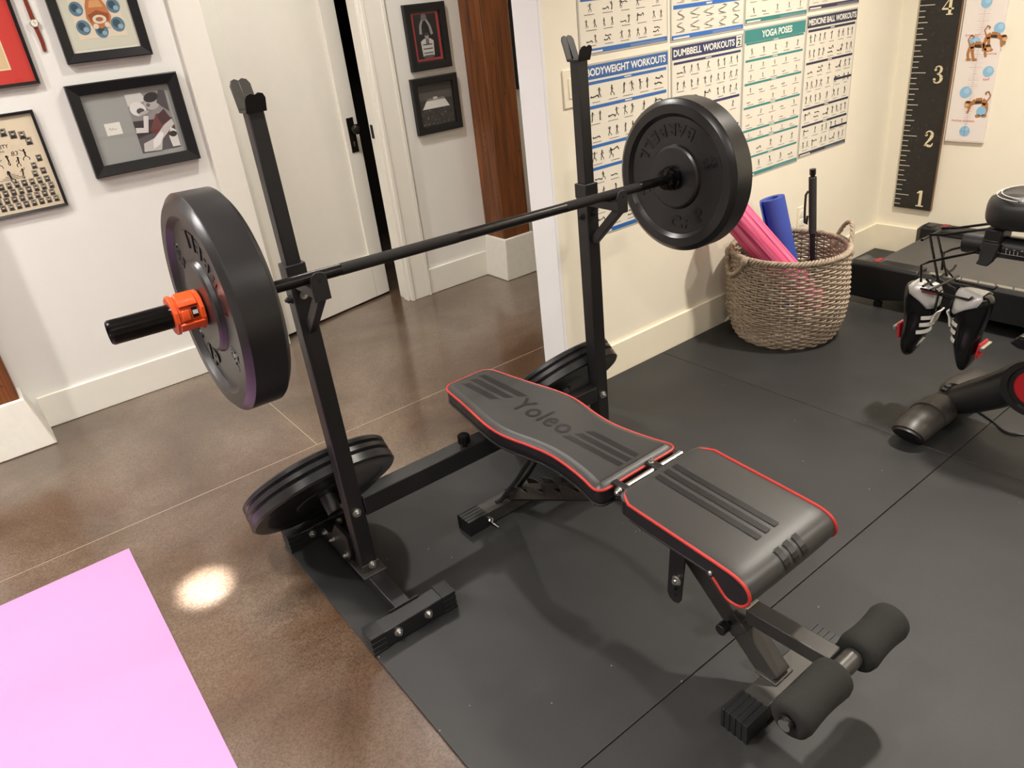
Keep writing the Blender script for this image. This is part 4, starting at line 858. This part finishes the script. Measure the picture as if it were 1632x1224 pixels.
n = N.new('ShaderNodeTexNoise'); n.inputs['Scale'].default_value = 1; n.inputs['Detail'].default_value = 4; L.new(mp.outputs[0], n.inputs[0]); r_p = ramp(N, [(.34, srgb('8E2F4E')), (.43, srgb('D94C77')), (.56, srgb('EA6A92')), (.75, srgb('F08BAA'))]); L.new(n.outputs['Fac'], r_p.inputs[0]); L.new(r_p.outputs[0], B.inputs['Base Color'])
BLM = mat('blue_foam', '3A4FA6', .65, noise=.05, nscale=8, bump=.15, bscale=400)
spiral_roll('rolled_mat', 'pink streaked rolled exercise mat leaning left in the wicker basket', 'rolled mat', (2.85, 1.675, .115), (2.547, 1.93, .60), .069, 7, .006, PKM)
spiral_roll('rolled_mat', 'blue rolled exercise mat standing behind the pink one in the wicker basket', 'rolled mat', (2.905, 1.805, .05), (2.848, 1.925, .57), .056, 4, .006, BLM, .018, ph=2.2)
pl = thing('folding_pole', 'black pole with a thick foam grip and wrist strap, standing in the wicker basket', 'pole', (2.98, 1.80, .03))
pa_, pb_ = Vector((2.966, 1.757, .02)), Vector((2.92, 1.785, .695))
def pp(t): return pa_.lerp(pb_, t)
MB().cyl(pp(.0), pp(.56), .0115).build('shaft', PLASTIC, pl, bevel=.001); MB().cyl(pp(.56), pp(.60), .013, .009).build('tip_cone', GLOSSK, pl)
MB().cyl(pp(.58), pp(.95), .0165).build('foam_grip', mat('dark_foam_grip', '2C2B2A', .75), pl, bevel=.003)
MB().cyl(pp(.945), pp(.965), .010).cyl(pp(.962), pp(1.0), .0135).build('end_cap', GLOSSK, pl, bevel=.002)
MB().tube([pp(.86) + Vector((-.014, .012, 0)), pp(.84) + Vector((-.026, .016, 0)), pp(.76) + Vector((-.03, .018, 0)), pp(.66) + Vector((-.033, .018, 0)), pp(.645) + Vector((-.022, .016, 0)), pp(.70) + Vector((-.017, .014, 0))], .005, 8).build('wrist_strap', PLASTIC, pl)

# ---------------------------------------------------------------- treadmill
tm = thing('treadmill', 'black treadmill deck, rear end near the corner below the growth ruler', 'treadmill', (3.6, .8, 0))
BELT = mat('treadmill_belt', '4A4744', .55, noise=.06, nscale=30, bump=.2, bscale=600); TRD = mat('grey_tread_strip', '77736A', .6); TBLK = mat('treadmill_black', '19191A', .38)
T0, T1, TY = 3.247, 3.985, 1.77
MB().box(T0 + .095, T1 - .095, -.6, TY - .075, .158, .172).build('running_belt', BELT, tm, bevel=.004)
MB().cyl((T0 + .09, TY - .075, .135), (T1 - .09, TY - .075, .135), .027, n=28).build('rear_roller', BELT, tm)
MB().box(T0 + .02, T1 - .02, -.6, TY - .12, .07, .149).build('deck', TBLK, tm, bevel=.004)
for sg, x0, x1 in ((-1, T0, T0 + .10), (1, T1 - .10, T1)):
    xo, xi = (x0, x1) if sg < 0 else (x1, x0); R = []
    prof3 = [(xo, .06), (xo, .188), (xo - sg * .012, .202), (xi, .186), (xi, .12)]
    R = [[(x, y, z) for x, z in prof3] for y in (-.6, TY - .15)]
    sr = MB().rings(R).build('side_rail', TBLK, tm, bevel=.003)
    xo = xo + sg * .003; cp = [(xo, .045), (xo, .194), (xo - sg * .014, .210), (xi + sg * .004, .202), (xi + sg * .004, .085), (xo - sg * .05, .03), (xo - sg * .01, .03)]
    E1 = [(x, TY - .15, z) for x, z in cp]; E2 = [(x, TY - .03, z) for x, z in cp]; E3 = [(xo * .25 + xi * .75 + (x - xi) * .55 if True else x, TY, .06 + (z - .05) * .82) for x, z in cp]
    cap = MB().rings([[(x, TY - .33, max(z, .07)) for x, z in cp], E1, E2, E3]).build('rear_cap', TBLK, tm, bevel=.005)
    ax = min(x0, x1); zt = .2115
    s = Sheet((ax, 0, zt), (0, -1, 0), (1, 0, 0), (0, 0, 1)); s.seg((-(TY - .035), .02), (-(TY - .035), .08), .0016, C('8E8C88'), 1)
    mk2 = Sheet((ax, TY - .155, .2118), (1, 0, 0), (0, 1, 0), (0, 0, 1)); mk2.rect(.022, .085, .012, .044, C('5E1519'), 0); mk2.text('CRWN', .028, .080, .017, .038, C('C4434A'), 1, bold=.02); mk2.rect(.018, .088, .005, .0068, C('8E8C88'), 1)
    for k in range(6): mk2.seg((.016 + .012 * k, .075), (.028 + .012 * k, .112), .004, C('6C6A66'), 1)
    mk2.build('cap_marking', cap)
    s = Sheet((ax + .02, 0, (.2005 if sg < 0 else .1896) + .0008), (1, 0, sg * .1818), (0, 1, 0), (0, 0, 1))
    for k in range(28): y = 1.40 - k * .068; s.poly([(.006, y), (.062, y + .02), (.062, y - .042), (.006, y - .062)], TRD, 1)
    st_ = s.build('tread_strip', sr)
    fx = xo - sg * .04; MB().cyl((fx, TY - .155, 0), (fx, TY - .155, .022), .019).cyl((fx, TY - .155, .018), (fx, TY - .155, .05), .01).build('levelling_foot', PLASTIC, tm, bevel=.002)
MB().box(T0 + .01, T1 - .01, -.6, -.45, 0, .07).build('front_foot', PLASTIC, tm, bevel=.004)

# ---------------------------------------------------------------- exercise bike
KX = 2.48
ek = thing('exercise_bike', 'black exercise bike with wide padded saddle, cut off by the right edge', 'exercise bike', (KX, .5, 0))
BM = mat('satin_black_bike', '1D1C1C', .42); BG = mat('satin_charcoal_cover', '35322F', .42)
def ell(xc, yc, zc, ry, rz, n=28, tilt=0): return [(xc + tilt * math.sin(2 * math.pi * i / n), yc + ry * math.cos(2 * math.pi * i / n), zc + rz * math.sin(2 * math.pi * i / n)) for i in range(n)]
sb_ = MB().rings([ell(x, .937, .05, a, b) for x, a, b in ((2.27, .036, .034), (2.70, .036, .034))]).build('rear_stabilizer', BM, ek, ang=50)
for sg in (-1, 1):
    X = lambda d: KX + sg * d
    c = MB().rings([ell(X(.252), .938, .038, .048, .030, tilt=sg * .02), ell(X(.255), .938, .040, .054, .037, tilt=sg * .018), ell(X(.235), .938, .046, .058, .045, tilt=sg * .01), ell(X(.13), .937, .052, .060, .051)]).build('stabilizer_cover', BG, sb_, ang=40)
    MB().rings([ell(X(.262), .938, .038, .047, .030, tilt=sg * .020), ell(X(.254), .938, .038, .050, .034, tilt=sg * .019)]).build('cover_end', PLASTIC, c, ang=40)
    MB().rings([ell(X(.135), .937, .0545, .062, .053), ell(X(.075), .935, .0555, .061, .054), ell(X(.05), .93, .057, .053, .054)]).build('cover_sleeve', BG, sb_, ang=40)
def tub(pts, rx, ry, n=24):
    R = []; P = [Vector(p) for p in pts]
    for i, p in enumerate(P):
        d = (P[min(i + 1, len(P) - 1)] - P[max(i - 1, 0)]).normalized(); nn = Vector((1, 0, 0)).cross(d).normalized(); a = rx[i] if isinstance(rx, (list, tuple)) else rx; b_ = ry[i] if isinstance(ry, (list, tuple)) else ry
        R.append([p + Vector((1, 0, 0)) * a * math.cos(2 * math.pi * k / n) + nn * b_ * math.sin(2 * math.pi * k / n) for k in range(n)])
    return MB().rings(R)
tub([(KX, .965, .055), (KX, .92, .068), (KX, .86, .105), (KX, .79, .155), (KX, .70, .235), (KX, .60, .34), (KX, .48, .42), (KX, .2, .47), (KX, -.25, .5)], [.045, .055, .058, .058, .058, .058, .056, .05, .045], [.028, .045, .056, .060, .064, .064, .06, .05, .05]).build('main_frame', BM, ek, ang=50)
MB().box(KX - .014, KX + .014, .925, .955, .098, .112).cyl((KX, .94, .11), (KX, .94, .124), .011).box(KX - .03, KX - .004, .932, .948, .112, .118).build('transport_latch', PLASTIC, ek, bevel=.002)
tub([(KX, .60, .30), (KX, .63, .45), (KX, .655, .60)], .03, .042).build('seat_post', BM, ek)
cr = MB().cyl((KX - .06, .665, .235), (KX - .075, .665, .235), .085, n=40).build('crank_cover', mat('red_bike_accent', 'B8232B', .3), ek, bevel=.003)
MB().lathe([(KX - .056, .06), (KX - .056, .095), (KX - .085, .095), (KX - .085, .076), (KX - .078, .073), (KX - .078, .06)], 40).xf(Matrix.Translation((0, .665, .235))).build('cover_ring', BM, cr)
ca = MB().beam((KX - .09, .665, .235), (KX - .09, .70, .40), .02, .028, (1, 0, 0)).build('crank_arm', mat('bike_crank_metal', '55524E', .3, metal=.8), ek, bevel=.004)
pd = MB().rings([[(KX - .20 + .02 * abs(a) * abs(b_), .665 + .055 * a, .418 + .018 * b_) for a, b_ in ((-.7, -1), (.7, -1), (1.1, 0), (.8, 1), (-.8, 1), (-1.1, 0))], [(KX - .105, .665 + .05 * a, .415 + .022 * b_) for a, b_ in ((-.7, -1), (.7, -1), (1.1, 0), (.8, 1), (-.8, 1), (-1.1, 0))]]).build('pedal', GLOSSK, ca, bevel=.006)
MB().rings([[(x, .665 + k, .438) for x, k in ((KX - .185, -.03), (KX - .125, -.03), (KX - .125, .04), (KX - .185, .035))], [(x, .665 + k, .444) for x, k in ((KX - .18, -.025), (KX - .13, -.025), (KX - .13, .035), (KX - .18, .03))]]).build('pedal_plate', CHROME, ca, bevel=.002)
fw = MB().lathe([(KX - .02, .02), (KX - .02, .22), (KX + .02, .22), (KX + .02, .02)], 48).xf(Matrix.Translation((0, .05, .32))).build('flywheel', mat('flywheel_steel', '8A8886', .3, metal=.9), ek, bevel=.004)
MB().box(KX - .26, KX + .26, -.33, -.25, 0, .06).build('front_stabilizer', BM, ek, bevel=.015, seg=4)
tub([(KX, .15, .45), (KX, .12, .75), (KX, .10, .98)], .03, .042).build('handlebar_post', BM, ek)
MB().tube([(KX - .2, .4, 1.08), (KX - .2, .2, 1.04), (KX - .12, .1, 1.0), (KX + .12, .1, 1.0), (KX + .2, .2, 1.04), (KX + .2, .4, 1.08)], .016, 12).build('handlebar', BM, ek)
# fore-aft slider with its scale
sd = MB().rings([[(KX + .034 * math.cos(2 * math.pi * k / 28), y, .632 + .034 * math.sin(2 * math.pi * k / 28)) for k in range(28)] for y in (.968, .50)]).build('seat_slider', BM, ek, ang=40, bevel=.003)
sc = MB()
def tickbox(y0, y1, z0, z1):
    f = lambda z: KX - math.sqrt(max(.0001, .0344 ** 2 - (z - .632) ** 2)); sc.add([(f(z0), y0, z0), (f(z0), y1, z0), (f(z1), y1, z1), (f(z1), y0, z1)], [(0, 1, 2, 3)])
for k in range(20):
    y = .90 - k * .0105
    tickbox(y, y - .0016, .622, .634 if k % 5 else .640)
    if k % 2 == 0: tickbox(y + .002, y - .004, .637, .6385)
tickbox(.903, .66, .6205, .622)
sc.build('scale_marking', flat('C9C6C0'), sd, smooth=False)
cl_ = MB().box(KX - .036, KX + .036, .853, .905, .650, .692).box(KX - .040, KX - .026, .858, .905, .60, .66).box(KX + .026, KX + .04, .858, .905, .60, .66).build('saddle_clamp', PLASTIC, ek, bevel=.006)
MB().rings([[(KX - .05 + dx, y, z) for dx, y, z in ((0, .905, .655), (0, .85, .655), (.014, .85, .655), (.014, .905, .655))], [(KX - .058 + dx, y, z) for dx, y, z in ((0, .90, .60), (0, .858, .60), (.014, .858, .60), (.014, .90, .60))], [(KX - .062 + dx, y, z) for dx, y, z in ((0, .905, .585), (0, .872, .582), (.014, .872, .582), (.014, .905, .585))]]).build('clamp_lever', PLASTIC, cl_, bevel=.004)
SAD = mat('black_saddle_leather', '222122', .34, noise=.05, bump=.25, bscale=500)
R = []; 
for y, hwid, zc, hh_ in ((.962, .03, .753, .028), (.955, .062, .753, .043), (.935, .092, .753, .053), (.90, .108, .754, .059), (.85, .112, .756, .060), (.80, .10, .757, .055), (.75, .075, .756, .047), (.70, .052, .753, .041), (.64, .042, .748, .036), (.60, .036, .744, .032), (.585, .02, .742, .02)):
    ring = []
    for k in range(32):
        a = 2 * math.pi * k / 32; c_, s_ = math.cos(a), math.sin(a); q = .72; ring.append((KX + hwid * math.copysign(abs(c_) ** q, c_), y - .05, zc + hh_ * math.copysign(abs(s_) ** (.72 if s_ > 0 else .8), s_) - (.008 * (1 - abs(c_)) if s_ > 0 and abs(c_) < .3 else 0)))
    R.append(ring)
sa = MB().rings(R); sa = sa.build('saddle', SAD, ek, ang=80)
sm = sa.modifiers.new('smooth', 'SUBSURF'); sm.levels = 1; sm.render_levels = 1
for k, (f, dz) in enumerate(((.93, 0), (.84, .006))):
    pts = []
    for a in [math.pi * (.06 + .88 * i / 30) for i in range(31)]: pts.append((KX + .109 * f * math.cos(a), .78 + .125 * f * math.sin(a) ** .8, .792 + dz + .012 * math.sin(a) * 0 + .007))
    MB().tube(pts, .0013, 6).build('white_stitching', flat('CFCCC6'), sa)
MB().tube([(KX - .02, .90, .705), (KX - .022, .87, .694), (KX - .02, .78, .70)], .004, 8).tube([(KX + .02, .90, .705), (KX + .022, .87, .694), (KX + .02, .78, .70)], .004, 8).build('saddle_rail', CHROME, sa)
# wire hanger on the back of the saddle
wh = thing('wire_shoe_hanger', 'black wire hanger hooked behind the saddle, over the cycling shoes', 'wire hanger', (KX, 1.0, .6))
def wire(*runs, name='wire'):
    for r in runs: MB().tube(r, .0042, 8).build(name, GLOSSK, wh)
wire([(2.40, 1.065, .640), (2.56, 1.065, .640)], [(2.452, .87, .697), (2.452, 1.02, .652), (2.452, 1.066, .644)], [(2.535, .87, .697), (2.535, 1.02, .652), (2.535, 1.066, .644)],
     [(2.452, 1.065, .640), (2.447, 1.015, .50)], [(2.50, 1.065, .640), (2.495, 1.01, .50)], name='upper_wire')
wire([(2.40, .905, .628), (2.40, 1.03, .575), (2.40, 1.055, .558), (2.405, 1.05, .50)], [(2.55, .905, .628), (2.55, 1.03, .575), (2.55, 1.055, .558), (2.545, 1.05, .50)], [(2.40, .905, .628), (2.55, .905, .628)], name='side_wire')
wire([(2.39, 1.035, .492), (2.58, 1.03, .495), (2.60, 1.03, .505)], [(2.39, 1.01, .485), (2.56, 1.0, .485)], [(2.41, 1.05, .475), (2.41, .90, .470), (2.41, .89, .482)], [(2.55, 1.045, .51), (2.55, 1.0, .47), (2.55, .885, .465), (2.55, .875, .478)], [(2.48, 1.05, .50), (2.48, .97, .468), (2.48, .955, .478)], [(2.44, 1.05, .50), (2.44, 1.0, .455), (2.44, .95, .45)], name='hook_wire')
MB().box(2.405, 2.425, .995, 1.045, .464, .472).build('red_sleeve', mat('red_brown_sleeve', '6A2A2A', .5), wh, bevel=.002)

# ---------------------------------------------------------------- cycling shoes, hanging toe down
SB = mat('gloss_black_shoe', '121213', .16); SS = mat('silver_shoe_heel', 'C9C8C6', .28, metal=.25); SWH = mat('white_shoe_strap', 'DAD7CF', .45); CLT = mat('red_cleat', 'D0303A', .4)
def shoe(label, heel, ang_side, sgn, tilt, roll=0.0):
    t = thing('cycling_shoe', label, 'shoe', heel, 'cycling shoes hanging behind the saddle')
    # local: l along the sole heel to toe, v across, u sole to instep
    D = Vector((roll, tilt, -1)).normalized(); Un = Vector((0, -sgn, 0)); Un = (Un - D * Un.dot(D)).normalized(); V = D.cross(Un)
    M3 = lambda l, v, u: Vector(heel) + D * l * 1.02 + V * v * 1.1 + Un * u * 1.38
    secs = [(0.0, .020, .012, .062), (.008, .030, .003, .074), (.03, .0345, .0, .080), (.06, .034, .0, .078), (.095, .033, .002, .070), (.13, .037, .004, .068), (.17, .0445, .003, .058), (.205, .047, .002, .047), (.235, .043, .004, .037), (.255, .033, .008, .030), (.266, .018, .012, .024)]
    R = []
    for l, hw_, b_, h_ in secs:
        ring = []
        for k in range(24):
            a = 2 * math.pi * k / 24; c, s_ = math.cos(a), math.sin(a); q = .55 if s_ < 0 else .85
            ring.append(M3(l, hw_ * math.copysign(abs(c) ** .8, c) * (1 - .22 * max(0, s_)), (b_ + h_) / 2 + (h_ - b_) / 2 * math.copysign(abs(s_) ** q, s_)))
        R.append(ring)
    up_ = MB().rings(R).build('upper', SB, t, ang=80); m = up_.modifiers.new('smooth', 'SUBSURF'); m.levels = 1; m.render_levels = 2
    H = []   # heel counter, wraps over the back
    for l, hw_, b_, h_ in ((-.002, .021, .022, .066), (.006, .0315, .016, .079), (.03, .0362, .022, .0835), (.052, .0356, .046, .0815), (.075, .0345, .064, .0775)):
        ring = []
        for k in range(20):
            a = math.pi * (k / 19); c, s_ = math.cos(a), math.sin(a); ring.append(M3(l, hw_ * math.copysign(abs(c) ** .8, c) * (1 - .2 * s_), (b_ + h_) / 2 + (h_ - b_) / 2 * (s_ ** .85 * 2 - 1)))
        H.append(ring)
    n = 20; mb = MB(); vs = [v for r in H for v in r]; mb.add(vs, [(i * n + a, i * n + a + 1, (i + 1) * n + a + 1, (i + 1) * n + a) for i in range(len(H) - 1) for a in range(n - 1)] + [tuple(range(n))])
    hc = mb.build('heel_counter', SS, t, ang=80); so = hc.modifiers.new('thick', 'SOLIDIFY'); so.thickness = .002; so.offset = 1
    op = []; 
    for k in range(28): a = 2 * math.pi * k / 28; op.append((.062 + .042 * math.cos(a), .0195 * math.sin(a)))
    mb = MB(); n = 28; r0 = [M3(l, v, .080 - .1 * max(0, l - .05)) for l, v in op]; r1 = [M3(.062 + (l - .062) * .9, v * .85, .050) for l, v in op]; mb.rings([r0, r1], cap=False); mb.add(r1, [tuple(range(n))]); mb.build('opening', mat('dark_shoe_lining', '0B0B0C', .9), t)
    MB().tube([M3(l, v * 1.02, .081 - .1 * max(0, l - .05)) for l, v in op], .0038, 8, True).build('collar', SB, t)
    tg = MB(); A = []
    for l, u in ((.085, .086), (.10, .078), (.13, .071)): A.append([M3(l, v, u + .004 - 6 * v * v) for v in (-.02, -.01, 0, .01, .02)] + [M3(l, v, u - .001 - 6 * v * v) for v in (.02, .01, 0, -.01, -.02)])
    tg.rings(A).build('tongue', SWH, t, bevel=.001)
    for l, wd in ((.112, .013), (.136, .014), (.162, .014)):
        A = []
        for k in range(13):
            a = math.radians(22 + 136 * k / 12); i = max(j for j in range(len(secs)) if secs[j][0] <= l); s0, s1 = secs[i], secs[min(i + 1, len(secs) - 1)]; f = (l - s0[0]) / (s1[0] - s0[0]); hw_, b_, h_ = [s0[q] + (s1[q] - s0[q]) * f for q in (1, 2, 3)]
            c, s_ = math.cos(a), math.sin(a); g = 1.06; row = []
            for dl, gg in ((-wd / 2, g), (wd / 2, g), (wd / 2, g + .05), (-wd / 2, g + .05)): row.append(M3(l + dl, hw_ * gg * math.copysign(abs(c) ** .8, c) * (1 - .22 * s_), (b_ + h_) / 2 + (h_ - b_) / 2 * gg * s_ ** .85))
            A.append(row)
        MB().rings(A).build('strap', SWH, t, bevel=.0008)
    mb = MB(); P_ = []
    for k in range(18): a = 2 * math.pi * k / 18; l, v = .222 + .026 * math.cos(a), .0 + .017 * math.sin(a); P_.append(M3(l, v - sgn * 0, .046 - (l - .2) * .42 + .006 - 11 * v * v))
    mb.hexa([p - Un * .006 for p in P_], P_).build('toe_patch', SWH, t)
    c_ = MB(); b_ = [M3(l, v, u) for l, v, u in ((.150, -.026, -.002), (.150, .026, -.002), (.205, .022, -.002), (.205, -.022, -.002))]; c_.hexa(b_, [p - Un * .009 for p in b_]); cc_ = c_.build('cleat', CLT, t, bevel=.003)
    c2 = MB(); b_ = [M3(l, v, u) for l, v, u in ((.158, -.03, -.008), (.158, .03, -.008), (.172, .03, -.008), (.172, -.03, -.008))]; c2.hexa(b_, [p - Un * .012 for p in b_]); c2.build('cleat_plate', BRIGHT, cc_, bevel=.002)
    return t
shoe('black cycling shoe with silver heel, left one of the hanging pair, toe down', (2.455, 1.118, .478), 0, 1, -.06, .03)
shoe('black cycling shoe with silver heel, right one of the hanging pair, red cleat showing', (2.45, .838, .478), 0, -1, .12, .02)
# cable on the mat
t = tag(MB().tube(catmull([(2.58, .87, .004), (2.54, .80, .004), (2.50, .745, .004), (2.515, .70, .004), (2.56, .64, .004), (2.60, .55, .004), (2.60, .40, .004)], 6, False), .0035, 8).build('power_cable', PLASTIC, loc=(2.55, .7, 0)), 'thin black cable lying on the rubber mat beside the exercise bike', 'cable')
